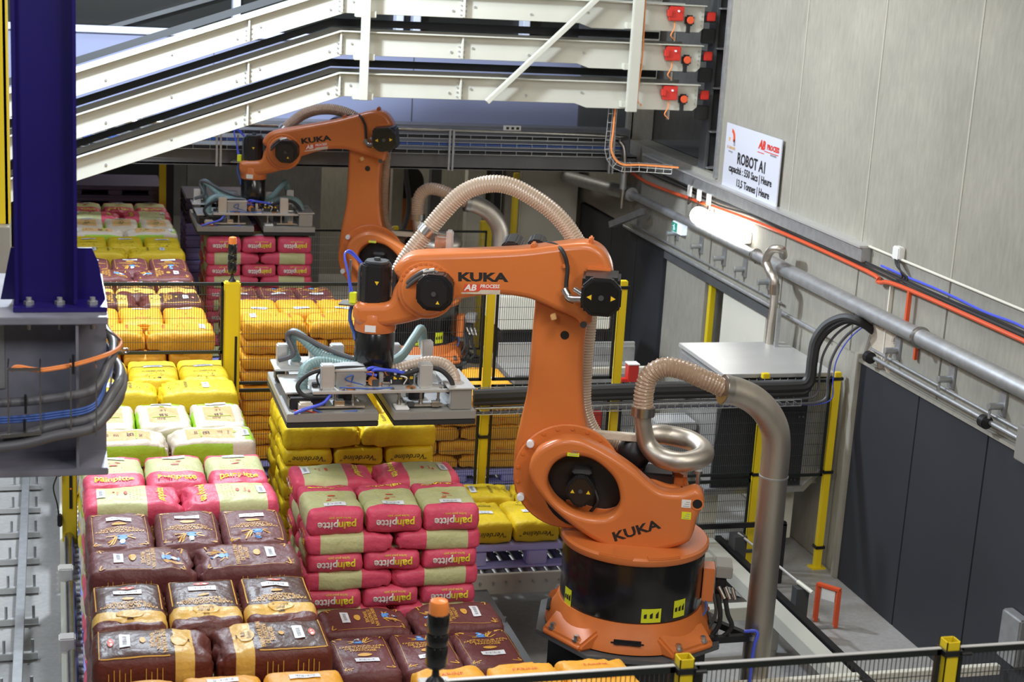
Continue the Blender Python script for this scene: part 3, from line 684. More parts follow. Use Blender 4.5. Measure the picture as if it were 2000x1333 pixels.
bc = thing('blue_column', (-.03, 8.0, 4.035), 'dark blue welded steel column standing on the grey girder', 'column')
MB().box((-.19, 7.82, 4.035), (.237, 8.28, 4.06)).build('base_plate', 'blue_paint', bc, bevel=.003)
MB().box((-.183, 7.86, 4.06), (-.165, 8.16, 9.0)).build('flange', 'blue_paint', bc, bevel=.003)
MB().box((.083, 7.86, 4.06), (.101, 8.16, 9.0)).build('flange', 'blue_paint', bc, bevel=.003)
MB().box((-.17, 7.93, 4.06), (.09, 7.945, 9.0)).build('web', 'blue_paint', bc)
MB().xz([(.10, 4.06), (.232, 4.06), (.20, 4.24), (.17, 4.31), (.10, 4.31)], 7.99, 8.005).build('gusset', 'blue_paint', bc)
MB().xz([(-.183, 4.06), (-.25, 4.06), (-.2, 4.31), (-.183, 4.31)], 7.99, 8.005).build('gusset', 'blue_paint', bc)
for x, y in ((-.12, 7.88), (.02, 7.88), (.17, 7.88), (-.12, 8.2), (.17, 8.2)):
    o = MB().cyl((x, y, 4.06), (x, y, 4.078), .024, 6).cyl((x, y, 4.078), (x, y, 4.095), .013, 10).build('bolt', 'galvanised', bc)
    if y < 8: MB().cyl((x, y, 3.94), (x, y, 4.0), .012, 8).cyl((x, y, 3.965), (x, y, 3.99), .022, 6).build('bolt_tail', 'steel', bc)
yc = thing('yellow_column', (-.36, 9.3, 4.06), 'yellow steel column behind the blue one at the left edge', 'column')
MB().box((-.60, 9.3, 4.18), (-.24, 9.32, 9.0)).box((-.26, 9.3, 4.18), (-.235, 9.6, 9.0)).build('shaft', 'yellow_paint', yc, bevel=.003)
MB().box((-.7, 9.2, 3.6), (-.235, 9.6, 4.18)).build('foot_bracket', 'concrete_wall', yc, bevel=.004)
MB().box((-.9, 8.4, 3.3), (-.3, 9.5, 3.62)).build('bracket_arm', 'girder_grey', yc)
# cables wrapped round the girder end, each strand its own part
cl = thing('cable_loop', (-.2, 7.65, 3.6), 'thick grey cables and an orange one wrapped round the girder end', 'cable')
def wrap(z0, zb, r, m, spread=0., off=0., dz=0.):
    pts = [(-2.2, 7.64-off, z0-.02), (-.8, 7.63-off, z0-.005), (-.25, 7.63-off, z0), (.0, 7.63-off, z0+.02+dz), (.17, 7.66-off, z0+.05+dz), (.24+spread*.6, 7.76, zb), (.27+spread, 7.95, zb+.02), (.25+spread, 8.2, zb+.04), (.1, 8.78, zb+.05), (-.6, 8.82, zb+.05), (-2.2, 8.82, zb)]
    MB().tube(catmull(pts, 8), r, 10).build('cable', m, cl)
wrap(3.655, 3.80, .022, 'grey_hose', .0, .0, .0)
wrap(3.49, 3.66, .024, 'grey_hose', .03, .0, .03)
wrap(3.455, 3.62, .026, 'grey_hose', .04, .04, .03)
wrap(3.435, 3.58, .020, 'dark_grey', .035, .0, .04)
for k in range(3): wrap(3.56+k*.012, 3.72+k*.012, .006, 'blue_cable', -.01, .0)
o_pts = [at(22, 722, Y=7.62), at(35, 716, Y=7.62), at(75, 722, Y=7.62), at(110, 718, Y=7.62), at(150, 710, Y=7.65), at(200, 695, Y=7.7), at(228, 682, Y=7.85), at(236, 668, Y=8.0), at(222, 652, Y=8.3)]
MB().tube(catmull(o_pts, 6), .008, 6).tube(catmull([p+Vector((0, -.01, -.006)) for p in o_pts], 6), .006, 6).build('cable', 'orange_cable', cl, kind='stuff')
for x in (15, 78, 138, 188):
    m = MB(); y0 = 7.58
    a = at(x, 720, Y=y0); b = at(x, 850, Y=y0)
    m.bar(a, (a.x, y0, b.z), .007, .007, up=(0, 1, 0)).bar((a.x, y0, b.z), (a.x, 7.74, b.z), .006, .006).bar(a, (a.x, 7.74, a.z), .006, .006)
    m.build('cable_hanger', 'steel', cl, kind='stuff')
MB().bar(at(15, 722, Y=7.58), at(78, 722, Y=7.58), .012, .012).build('hanger_bar', 'steel', cl)
MB().bar(at(2, 853, Y=7.58), at(80, 846, Y=7.58), .016, .016).build('hanger_bar', 'steel', cl)
MB().tube(catmull([at(208, 645, Y=7.9), at(235, 665, Y=8.0), at(238, 680, Y=8.1), at(250, 683, Y=8.1), at(245, 690, Y=8.1), at(225, 690, Y=8.0), at(215, 760, Y=7.9)], 6), .005, 6).build('hanger_loop', 'steel', cl)
for x, y in ((48, 838), (50, 790), (143, 712)): MB().cbox(at(x, y, Y=7.60), (.012, .03, .09)).build('cable_tie', 'black_cast', cl, bevel=.003)

# ================================================================ FLOOR EQUIPMENT
# left floor track: a long side rail with cross bearers and bolts
tk = thing('floor_track', (-.3, 14, 0), 'pale steel track with bolted cross bearers on the floor at the left edge', 'track')
MB().box((-.34, 8, .07), (-.27, 18.6, .20)).build('side_rail', 'galvanised', tk, bevel=.004)
for k in range(14):
    y = 17.5-k*.68
    o = MB().box((-2.0, y-.025, .02), (-.16, y+.025, .07)).build('cross_bearer', 'aluminium', tk, bevel=.004)
    for x in (-.42, -.2, -.62): MB().cyl((x, y, .07), (x, y, .18), .012, 8).build('bolt', 'galvanised', o)
MB().box((-.4, 17.4, .02), (.1, 17.46, .1)).build('end_bar', 'dark_grey', tk)
# roller conveyor under the left row
rc = thing('roller_conveyor', (.8, 13, 0), 'white framed roller conveyor under the left row of sack stacks', 'conveyor')
MB().box((.02, 6.0, .44), (.06, 22.2, .60)).build('side_frame', 'white_paint', rc, bevel=.004)
MB().box((1.50, 6.0, .44), (1.54, 22.2, .60)).build('side_frame', 'white_paint', rc, bevel=.004)
for k in range(136):
    y = 6.1+k*.118
    MB().cyl((.06, y, .545), (1.5, y, .545), .042, 10).build('roller', 'galvanised', rc)
for k in range(11):
    MB().box((.03, 6.3+k*1.5, 0), (.09, 6.38+k*1.5, .44)).build('leg', 'white_paint', rc)
for y in (12.9, 11.55, 10.25, 9.0): MB().box((.0, y, .5), (.12, y+.12, .70)).build('side_block', 'sticker_white', rc, bevel=.01)
for y in (13.6, 12.2, 10.9, 9.6):
    MB().cyl((.095, y-.55, .645), (.095, y+.5, .645), .042, 14).build('guard_tube', 'steel', rc)

def pallet(name, x0, x1, y0, y1, z, m, label, h=.15, group=None):
    t = thing(name, ((x0+x1)/2, (y0+y1)/2, z), label, 'pallet', group)
    MB().box((x0, y0, z+h-.055), (x1, y1, z+h)).build('deck', m, t, bevel=.01)
    b = MB(); w = (x1-x0); d = (y1-y0)
    for i in range(3):
        for j in range(3):
            cx = x0+.09+i*(w-.18)/2; cy = y0+.07+j*(d-.14)/2; hw = .095
            MB().box((cx-hw+.005, cy-.065, z+.02), (cx+hw-.005, cy+.065, z+h-.05)).build('block', m, t, bevel=.012)
    for j in range(3):
        cy = y0+.07+j*(d-.14)/2; MB().box((x0, cy-.07, z), (x1, cy+.07, z+.022)).build('runner', m, t, bevel=.006)
    return t

# ================================================================ SACKS
PITCH = .148
def sack_geo(W, L, Hh, nu=8, nv=14, nw=4, puff=0., seed=0, rho=.05, wr=.006):
    """closed pillow-like sack; returns verts, faces, face (u,v,side) for materials and the surface function"""
    def F(u, v, w):
        px, py, pz = u*W/2, v*L/2, w*Hh/2
        r = min(rho, Hh*.42)
        q = Vector((max(-W/2+r, min(W/2-r, px)), max(-L/2+r, min(L/2-r, py)), max(-Hh/2+r, min(Hh/2-r, pz))))
        d = Vector((px, py, pz))-q
        p = q+d.normalized()*r if d.length > 1e-6 else q
        tz = max(0, (v-.30))/.70; p.z *= 1-.16*tz*tz; p.z -= .010*tz*tz*(1 if w > 0 else 0)
        if abs(w) > .99: p.z += (1 if w > 0 else 0)*puff*(1-u**4)*(1-v**4)
        # end faces bulge, corners pulled in
        k = (1-u*u*.6)
        p.y += (.012 if abs(v) > .95 else 0)*math.copysign(1, v)*(1-abs(w))*k
        p.x += .006*(1-abs(w))*math.copysign(1, u)*(1 if abs(u) > .95 else 0)*(1-v*v)
        s_ = Vector((p.x*7+seed*3.1, p.y*7+seed*1.7, p.z*9))
        n = noise.noise(s_)*wr+noise.noise(s_*2.7+Vector((5, 1, 2)))*wr*.5
        cr = abs(noise.noise(Vector((p.x*5+seed, p.y*14, p.z*5))))   # sharper creases across the far end
        g = max(0, (v-.30))/.70
        n -= (wr*3.2)*g*max(0, .22-cr)*4.5*(1-.5*abs(u))
        n += g*wr*.9*noise.noise(Vector((p.x*16+seed, p.y*34, p.z*12)))
        dirn = d.normalized() if d.length > 1e-6 else Vector((0, 0, math.copysign(1, w)))
        p += dirn*n
        return p
    vid = {}; vs = []; fs = []; info = []
    def V(i, j, k):
        key = (i, j, k)
        if key not in vid:
            vid[key] = len(vs); 
            def g(a, n): t = 2*a/n-1; return math.sin(t*math.pi/2)*.35+t*.65
            vs.append(F(g(i, nu), g(j, nv), g(k, nw)))
        return vid[key]
    for i in range(nu):
        for j in range(nv):
            vc = (j+.5)/nv*2-1; uc = (i+.5)/nu*2-1
            fs.append((V(i, j, nw), V(i+1, j, nw), V(i+1, j+1, nw), V(i, j+1, nw))); info.append((uc, vc, 'top'))
            fs.append((V(i, j, 0), V(i, j+1, 0), V(i+1, j+1, 0), V(i+1, j, 0))); info.append((uc, vc, 'bot'))
    for j in range(nv):
        for k in range(nw):
            vc = (j+.5)/nv*2-1
            fs.append((V(0, j, k), V(0, j, k+1), V(0, j+1, k+1), V(0, j+1, k))); info.append((-1, vc, 'side'))
            fs.append((V(nu, j, k), V(nu, j+1, k), V(nu, j+1, k+1), V(nu, j, k+1))); info.append((1, vc, 'side'))
    for i in range(nu):
        for k in range(nw):
            uc = (i+.5)/nu*2-1
            fs.append((V(i, 0, k), V(i+1, 0, k), V(i+1, 0, k+1), V(i, 0, k+1))); info.append((uc, -1, 'end'))
            fs.append((V(i, nv, k), V(i, nv, k+1), V(i+1, nv, k+1), V(i+1, nv, k))); info.append((uc, 1, 'end'))
    return vs, fs, info, F

KIND = {
 'pink':   dict(mats=['sack_pink', 'sack_pale_green'], band=lambda u, v, s: 1 if (-.66 < v < .22 and s != 'end') else 0, noun='pink and pale-green flour sack'),
 'red':    dict(mats=['sack_pink', 'sack_pale_green'], band=lambda u, v, s: 1 if (-.62 < v < .22 and s != 'end') else 0, noun='crimson and olive flour sack'),
 'rose':   dict(mats=['sack_pink', 'sack_pale_green'], band=lambda u, v, s: 1 if (-.66 < v < .22 and s != 'end') else 0, noun='pink and olive flour sack'),
 'brown':  dict(mats=['sack_brown'], band=lambda u, v, s: 0, noun='maroon brown flour sack'),
 'dark':   dict(mats=['sack_dark_brown', 'sack_gold', 'sack_panel_brown'], band=lambda u, v, s: (1 if .30 < v < .62 and s != 'end' else (2 if (v < .30 and s == 'top' and abs(u) < .9 and v > -.92) else 0)), noun='dark brown flour sack with gold band'),
 'orange': dict(mats=['sack_orange'], band=lambda u, v, s: 0, noun='plain orange flour sack'),
 'yellow': dict(mats=['sack_yellow'], band=lambda u, v, s: 0, noun='bright yellow flour sack'),
 'cream':  dict(mats=['sack_cream', 'sack_lime', 'sack_beige_orange'], band=lambda u, v, s: (1 if (s == 'side' and v > -.35) or (s == 'top' and v < -.72 and abs(u) < .62) else (2 if (s == 'top' and abs(u) < .5 and -.5 < v < .55) else 0)), noun='cream and lime green flour sack'),
}
SW, SL = .396, .612
_sack = {}
def sack_meshes(kind, style):
    """style: 'top' full print, 'mid' end print only, 'far' none, seeds varied"""
    key = (kind, style)
    if key in _sack: return _sack[key]
    out = []
    for seed in range(3):
        K = KIND[kind]; hi = style == 'top'
        Hh = .183 if hi else .146
        fine = hi or style == 'mid'
        vs, fs, info, F = sack_geo(SW, SL, Hh, 12 if hi else (10 if fine else 5), 26 if hi else (16 if fine else 8), 5 if fine else 3, .012 if hi else 0., seed+len(kind), .038, .011 if fine else .005)
        mb = MB(); mb.v = [v.copy() for v in vs]; mb.f = [list(f) for f in fs]; mb.m = [K['band'](*i) for i in info]
        me = mb.mesh('sack_'+kind, K['mats'], recalc=False); me.set_sharp_from_angle(angle=R(80))
        parts = []
        if style in ('top', 'mid'):
            def onT(x, y, up=.0035):
                p = F(max(-1, min(1, x/(SW/2))), max(-1, min(1, y/(SL/2))), 1); return Vector((x, y, p.z+up))
            def onE(x, z, up=.004):   # near end face; text upside down there
                p = F(max(-1, min(1, x/(SW/2))), -1, max(-1, min(1, z/(Hh/2)))); return Vector((x, p.y-up, z))
            def patch(mb, x0, y0, x1, y1, mi=0, n=3, fn=onT, up=.003):
                base = [fn(x0+(x1-x0)*i/n, y0+(y1-y0)*j/n, up) for j in range(n+1) for i in range(n+1)]
                mb.add(base, [(j*(n+1)+i, j*(n+1)+i+1, (j+1)*(n+1)+i+1, (j+1)*(n+1)+i) for j in range(n) for i in range(n)], mi)
            def line(mb, x0, y0, x1, y1, w, mi, n=5):
                dx, dy = x1-x0, y1-y0; L_ = math.hypot(dx, dy); nx_, ny_ = -dy/L_*w/2, dx/L_*w/2
                b = []
                for i in range(n+1):
                    a, c = x0+dx*i/n, y0+dy*i/n; b += [onT(a+nx_, c+ny_), onT(a-nx_, c-ny_)]
                mb.add(b, [(2*i, 2*i+1, 2*i+3, 2*i+2) for i in range(n)], mi)
            def blob(mb, x, y, rx, ry, mi, n=12, up=.004, fn=onT):
                mb.add([fn(x+rx*math.cos(2*math.pi*i/n), y+ry*math.sin(2*math.pi*i/n), up) for i in range(n)], [tuple(range(n))], mi)
            def ttxt(mb, t, x, y, size, mi, flip=False, **k):
                v, f = text_geo(t, size, **k); s_ = -1 if flip else 1
                mb.add([onT(x+s_*p.x, y+s_*p.y, .0042) for p in v], f, mi)
            def etxt(mb, t, x, z, size, mi, **k):   # rotated by half a turn on the end
                v, f = text_geo(t, size, **k); mb.add([onE(x-p.x, z-p.y, .005) for p in v], f, mi)
            pr = MB(); mats = ['ink_gold']
            if kind in ('pink', 'rose', 'red'):
                mats = ['ink_bright_yellow', 'print_white', 'ink_red', 'sack_olive']
                etxt(pr, 'pain', .074, -.008, .080, 0, bold=.002); etxt(pr, 'pitte', -.061, -.008, .080, 1, bold=.002)
                etxt(pr, 'farine pour pain', .02, .045, .024, 0)
                for i in range(4):
                    for j in range(7-i): pr.add([onE(-.07+j*.02+i*.01, -.045-i*.009, .004), onE(-.064+j*.02+i*.01, -.045-i*.009, .004), onE(-.067+j*.02+i*.01, -.05-i*.009, .004)], [(0, 1, 2)], 2)
                if hi:
                    ttxt(pr, 'painpitte', .0, .175, .075, 0, flip=True, bold=.002)
                    ttxt(pr, 'Farine', .0, -.10, .028, 2); blob(pr, .0, -.05, .03, .012, 2); blob(pr, -.03, -.125, .02, .008, 2)
                    for i in range(6):
                        for j in range(4): blob(pr, -.09+i*.035+(.017 if j % 2 else 0), -.02+j*.022, .004, .005, 0, 5)
            elif kind == 'yellow':
                mats = ['print_black']
                etxt(pr, '"Verdeline"', .0, -.002, .066, 0, shear=.25, sx=1.0)
                if hi:
                    ttxt(pr, 'Verdeline', .0, .10, .05, 0, shear=.2); 
                    for a in range(9): line(pr, .055*math.cos(a*.7), .19+.035*math.sin(a*.7), .075*math.cos(a*.7+.3), .19+.05*math.sin(a*.7+.3), .004, 0, 1)
                    ttxt(pr, 'farine', .0, -.02, .024, 0)
            elif kind == 'orange':
                mats = ['ink_red']
                if hi: blob(pr, 0, .02, .012, .007, 0); ttxt(pr, 'farine de tradition', 0, -.03, .016, 0); ttxt(pr, 'FARINE', 0, .15, .045, 0)
                else: etxt(pr, 'FARINE', 0, 0, .03, 0)
            elif kind == 'brown':
                mats = ['ink_gold', 'ink_blue', 'print_white']
                if hi:
                    ttxt(pr, 'FARINE POUR PAIN', 0, .065, .034, 0, bold=.0006); ttxt(pr, 'DE TRADITION', 0, .035, .034, 0, bold=.0006); ttxt(pr, 'FRANÇAISE', 0, .005, .034, 0, bold=.0006)
                    blob(pr, 0, -.055, .048, .022, 0); 
                    # sower figure: hat, body, sheaves
                    blob(pr, -.01, .19, .018, .02, 2); blob(pr, -.012, .155, .03, .022, 1); blob(pr, -.01, .215, .022, .008, 1); blob(pr, -.012, .125, .036, .010, 1)
                    for a, b, c, d in ((.02, .13, .075, .20), (.02, .14, .05, .23), (.03, .12, .09, .15), (-.04, .14, -.09, .17), (-.04, .13, -.075, .125), (.03, .13, .07, .24)): line(pr, a, b, c, d, .010, 0, 3)
                    for sx_ in (-1, 1):
                        line(pr, sx_*.165, -.21, sx_*.165, .22, .0028, 0, 8)
                        for sy_ in (-1, 1):
                            x, y = sx_*.145, sy_*.235; line(pr, x-sx_*.04, y, x+sx_*.015, y+sy_*.012, .009, 0, 2); line(pr, x, y-sy_*.02, x+sx_*.02, y+sy_*.01, .008, 0, 2)
                    ttxt(pr, '25 kg', -.145, -.255, .022, 0)
                etxt(pr, 'FRANÇAISE', 0, .02, .035, 0); etxt(pr, 'DE TRADITION', 0, -.015, .03, 0)
                for sgn in (-1, 1):
                    for k in range(5): patch(pr, 0, 0, .0001, .0001, 0, 1)
            elif kind == 'dark':
                mats = ['ink_gold', 'sack_panel_brown', 'ink_red', 'print_white', 'sack_gold']
                if hi:
                    ttxt(pr, 'FARINE POUR PAIN', 0, .06, .036, 0, bold=.0008); ttxt(pr, 'DE TRADITION', 0, .03, .036, 0, bold=.0008); ttxt(pr, 'FRANÇAISE', 0, .0, .036, 0, bold=.0008)
                    blob(pr, 0, -.05, .034, .016, 0); blob(pr, -.0, -.215, .046, .017, 2); blob(pr, -.02, -.215, .014, .008, 3); blob(pr, .02, -.212, .014, .007, 3)
                    blob(pr, 0, .14, .075, .045, 4, 18, .0045); ttxt(pr, 'Belle', .01, .155, .034, 1, shear=.2); ttxt(pr, 'Epoque', .0, .125, .03, 1, shear=.2)
                    for a in (-.6, -.3, 0, .3, .6): line(pr, -.0+.012*math.sin(a), .178, .03*math.sin(a), .195, .006, 1, 1)
                    for sx_ in (-1, 1): line(pr, sx_*.178, -.27, sx_*.178, .085, .007, 0, 10)
                    line(pr, -.178, -.275, .178, -.275, .005, 0, 6)
            elif kind == 'cream':
                mats = ['ink_gold', 'sack_lime', 'print_black']
                if hi:
                    ttxt(pr, 'SB', 0, .04, .07, 2); ttxt(pr, 'bio', .02, .12, .05, 2, shear=.2); ttxt(pr, 'LE', 0, -.06, .05, 2); line(pr, -.09, .085, .09, .085, .012, 1, 4); blob(pr, .0, -.165, .02, .012, 1)
                    ttxt(pr, 'FARINE', 0, -.12, .02, 2)
                etxt(pr, 'AB', .06, 0, .05, 2)
            if pr.v: parts.append(('printed_marks', pr.mesh('print_'+kind, mats, smooth=False, recalc=False), 'stuff'))
            # lettering block along both long sides for the brown kinds
            if kind in ('brown', 'dark') and hi:
                sd = MB()
                for sgn in (-1, 1):
                    for k in range(9):
                        y = -.23+k*.028+(.05 if k > 4 else 0); h_ = .09 if k % 3 else .07
                        px_ = sgn*(SW/2+.0105); sd.box((min(px_, px_+sgn*.001), y, -.05), (max(px_, px_+sgn*.001), y+.004, -.05+h_))
                parts.append(('printed_marks', sd.mesh('side_print', ['ink_gold'], smooth=False), 'stuff'))
            if hi:
                lb = MB(); y0 = {'pink': -.235, 'rose': -.235, 'red': -.235, 'brown': -.165, 'dark': -.17, 'orange': -.23, 'yellow': -.09, 'cream': -.27}[kind]
                patch(lb, -.078, y0, .078, y0+.056, 0, 4, onT, .006)
                for k in range(11): patch(lb, -.052+k*.0095, y0+.016, -.052+k*.0095+(.003 if k % 3 else .006), y0+.038, 1, 1, onT, .0075)
                parts.append(('barcode_label', lb.mesh('label', ['label_white', 'print_grey'], smooth=False, recalc=False), 'stuff'))
        out.append((me, parts))
    _sack[key] = out
    return out

NSACK = [0]
ORD = ['top', 'second', 'third', 'fourth', 'fifth', 'sixth', 'seventh', 'eighth', 'ninth', 'tenth']
def put_sack(kind, x, y, z, rz, style, label, group):
    ms = sack_meshes(kind, style); me, parts = ms[NSACK[0] % 3]; NSACK[0] += 1
    o = bpy.data.objects.new('flour_sack', me); COL.objects.link(o)
    o.location = (x+random.uniform(-.004, .004), y+random.uniform(-.006, .006), z)
    o.rotation_euler = (random.uniform(-.006, .006), random.uniform(-.006, .006), R(rz)+random.uniform(-.012, .012))
    tag(o, label, 'sack', group)
    for n, m, kd in parts:
        c = bpy.data.objects.new(n, m); COL.objects.link(c); c.parent = o
        if kd: c['kind'] = kd
    return o
def stack(kind, x0, y0, ztop, zbase, where, vis, front3=True, flip=False, short=None, detail=1, tops=None, skip_top=(), hand=0):
    """five sacks per layer: three lengthwise and two crosswise; alternate layers swap ends"""
    n = max(1, round((ztop-.185-zbase)/PITCH)+1); K = KIND[kind]
    pit = (ztop-.185-zbase)/(n-1) if n > 1 else 0
    grp = where+' sacks'
    lower = MB()
    for li in range(n):               # li = 0 is the top layer
        z = ztop-.185/2 if li == 0 else ztop-.185-pit*(li-1)-pit/2
        f3 = front3 if li % 2 == 0 else not front3
        yl = y0+SL/2 if f3 else y0+.41+SL/2; yc = y0+.64+SW/2 if f3 else y0+SW/2
        pos = []
        a = 180 if flip else 0
        for k, nm in enumerate(('left', 'middle', 'right')): pos.append((x0+.205+k*.415, yl, a if not (k == 9) else a, ('front ' if f3 else 'rear ')+nm))
        pos.append((x0+.31, yc, -90, ('rear ' if f3 else 'front ')+'left crosswise')); pos.append((x0+.94, yc, 90, ('rear ' if f3 else 'front ')+'right crosswise'))
        for px_, py_, rz, nm in pos:
            if li == 0 and nm in skip_top: continue
            if li < vis:
                style = ('top' if li == 0 else 'mid') if detail else ('top' if li == 0 else 'far')
                put_sack(kind, px_, py_, z, rz, style, '%s, %s layer, %s, %s' % (K['noun'].replace(' flour', ''), ORD[li], nm, where), grp)
            else:
                vs, fs, info, F = _low(kind)
                Mx = Matrix.Translation((px_, py_, z))@Matrix.Rotation(R(rz), 4, 'Z')
                b = len(lower.v); lower.v += [Mx@v for v in vs]; lower.f += [[b+i for i in f] for f in fs]; lower.m += [K['band'](*i) for i in info]
    if lower.v:
        o = lower.build('sack_pile', K['mats'], recalc=False)
        top(o, 'hidden lower layers of %ss, %s' % (K['noun'].replace(' flour', ''), where), 'sacks', None, 'stuff')
_lw = {}
def _low(kind):
    if kind not in _lw: _lw[kind] = sack_geo(SW, SL, .146, 4, 6, 2, 0, 1, .05, .003)
    return _lw[kind]

ROW = [('orange', 6.80, 'nearest left stack', 1), ('dark', 8.08, 'first left row stack', 2), ('brown', 9.27, 'second left row stack', 2), ('pink', 10.37, 'third left row stack', 2),
       ('cream', 11.68, 'fourth left row stack', 2), ('yellow', 12.98, 'fifth left row stack', 2), ('orange', 14.95, 'sixth left row stack', 3), ('dark', 16.2, 'seventh left row stack', 1),
       ('brown', 17.38, 'eighth left row stack', 1), ('yellow', 18.6, 'ninth left row stack', 1), ('cream', 19.8, 'tenth left row stack', 2), ('pink', 20.98, 'eleventh left row stack', 1)]
for kind, y0, where, vis in ROW:
    stack(kind, .17, y0, 2.13+random.uniform(-.01, .01), .75, where, vis, front3=False, flip=True)
    pallet('plastic_pallet', .17, 1.42, y0, y0+1.03, .59, 'pallet_purple', 'purple plastic pallet under the '+where)
# cell one: right of the row
stack('rose', 1.67, 10.76, 1.905, .75, 'stack under the front gripper', 6, front3=True)
pallet('plastic_pallet', 1.67, 2.92, 10.76, 11.8, .59, 'pallet_purple', 'purple plastic pallet under the deep pink stack')
stack('yellow', 1.75, 12.62, 1.93, .75, 'stack behind the gripper', 7, front3=False)
for k, (x, y, rz, nm) in enumerate(((1.96, 13.32, 0, 'left'), (2.38, 13.33, 0, 'middle'))):
    put_sack('yellow', x, y, 2.022, rz, 'top', 'bright yellow sack lying alone on the stack behind the gripper, '+nm, 'loose upper yellow sacks')
pallet('plastic_pallet', 1.75, 3.0, 12.62, 13.66, .59, 'pallet_purple', 'purple plastic pallet under the tall bright yellow stack')
stack('brown', 1.70, 9.44, 1.30, .75, 'stack at the lower picture middle', 2, front3=True)
pallet('plastic_pallet', 1.70, 2.95, 9.44, 10.5, .59, 'pallet_purple', 'purple plastic pallet under the low maroon brown stack')
stack('orange', 1.86, 7.2, 1.93, .75, 'stack at the lower picture edge', 1, front3=False)
pallet('plastic_pallet', 1.93, 3.2, 7.2, 8.24, .59, 'pallet_purple', 'purple plastic pallet under the orange stack at the lower edge')
stack('yellow', 3.30, 12.62, 1.05, .865, 'stack beside the robot column', 1, front3=True)
pallet('plastic_pallet', 3.30, 4.55, 12.60, 13.66, .65, 'pallet_purple_lit', 'purple plastic pallet, light put into its colour, under the single yellow layer', .21)
# cell two, beyond the fence
stack('orange', 1.72, 15.35, 2.14, .75, 'stack behind the fence', 8, front3=False, detail=1)
pallet('plastic_pallet', 1.72, 2.97, 15.35, 16.4, .59, 'pallet_purple', 'purple plastic pallet under the orange stack behind the fence')
stack('brown', 1.74, 17.15, 1.86, .75, 'stack behind the orange one', 1, front3=False)
pallet('plastic_pallet', 1.74, 2.99, 17.15, 18.2, .59, 'pallet_purple', 'purple plastic pallet under the brown stack in the second bay')
stack('red', 1.71, 19.25, 2.20, .75, 'stack under the rear gripper', 8, front3=True)
pallet('plastic_pallet', 1.71, 2.96, 19.25, 20.3, .59, 'pallet_purple', 'purple plastic pallet under the crimson stack')
stack('orange', 3.15, 14.9, 1.52, .75, 'stack between the fence posts', 6, front3=False)
pallet('plastic_pallet', 3.15, 4.4, 14.9, 15.95, .59, 'pallet_purple', 'purple plastic pallet under the orange stack between the fence posts')
# empty pallets at the back
for tw_, x0, x1, y0, zb, n_ in ((0, .17, 1.4, 22.5, .60, 11), (1, 1.64, 2.75, 21.5, .0, 14)):
    for k in range(n_):
        lit_tone = tw_ == 1 and k < 12  # lower pallets of this tower lighter: light on its front put into colour
        lab = '%s empty pallet, %s from the floor in the tower %s' % ('lit-toned purple' if lit_tone else 'dark purple', ['first', 'second', 'third', 'fourth', 'fifth', 'sixth', 'seventh', 'eighth', 'ninth', 'tenth', 'eleventh', 'twelfth', 'thirteenth', 'fourteenth'][k], ['behind the left row', 'left of the rear gripper'][tw_])
        pallet('empty_pallet', x0, x1, y0, y0+1.0, zb+k*(.152 if tw_ == 0 else .164), 'pallet_purple' if lit_tone else 'pallet_dark', lab, .15, ['dark pallet tower behind the left row', 'pallet tower left of the rear gripper'][tw_])
top(MB().box((.2, 22.5, 0), (1.4, 23.4, .6)).build('pallet_stand', 'dark_grey', bevel=.01), 'dark stand under the pallet tower behind the left row', 'stand')

# conveyors of the cells (white channels with rollers)
def conveyor(x0, x1, y0, y1, label, dz=0.):
    t = thing('roller_conveyor', ((x0+x1)/2, (y0+y1)/2, 0), label, 'conveyor')
    for y in (y0-.04, y1):
        o = MB().box((x0, y, .42+dz), (x1, y+.04, .60+dz)).build('side_frame', 'white_paint', t, bevel=.004)
        b = MB(); n = int((x1-x0)/.115)
        for k in range(n): b.cyl((x0+.06+k*.115, y-.02, .53+dz), (x0+.06+k*.115, y, .53+dz), .011, 6)
        b.build('axle_bolt', 'galvanised', o, kind='stuff')
    n = int((x1-x0)/.115)
    for k in range(n): MB().cyl((x0+.06+k*.115, y0, .545+dz), (x0+.06+k*.115, y1, .545+dz), .042, 10).build('roller', 'galvanised', t)
    for x in (x0+.2, x1-.25):
        for y in (y0, y1-.06): MB().box((x, y, 0), (x+.07, y+.06, .42+dz)).build('leg', 'white_paint', t, bevel=.004)
conveyor(1.6, 3.15, 12.5, 13.72, 'white roller conveyor under the tall bright yellow stack')
conveyor(3.22, 4.75, 12.5, 13.72, 'white roller conveyor carrying the single yellow layer left of the pedestal', .06)
conveyor(1.6, 3.1, 10.68, 11.9, 'white roller conveyor under the deep pink stack')
conveyor(1.62, 3.1, 9.36, 10.56, 'white roller conveyor under the low maroon brown stack')
conveyor(1.62, 3.35, 7.12, 8.3, 'white roller conveyor under the orange stack at the lower edge')
conveyor(1.62, 4.6, 14.85, 16.45, 'white roller conveyor under the orange stacks behind the fence')
conveyor(1.62, 3.1, 16.88, 20.35, 'white roller conveyor under the crimson stack')

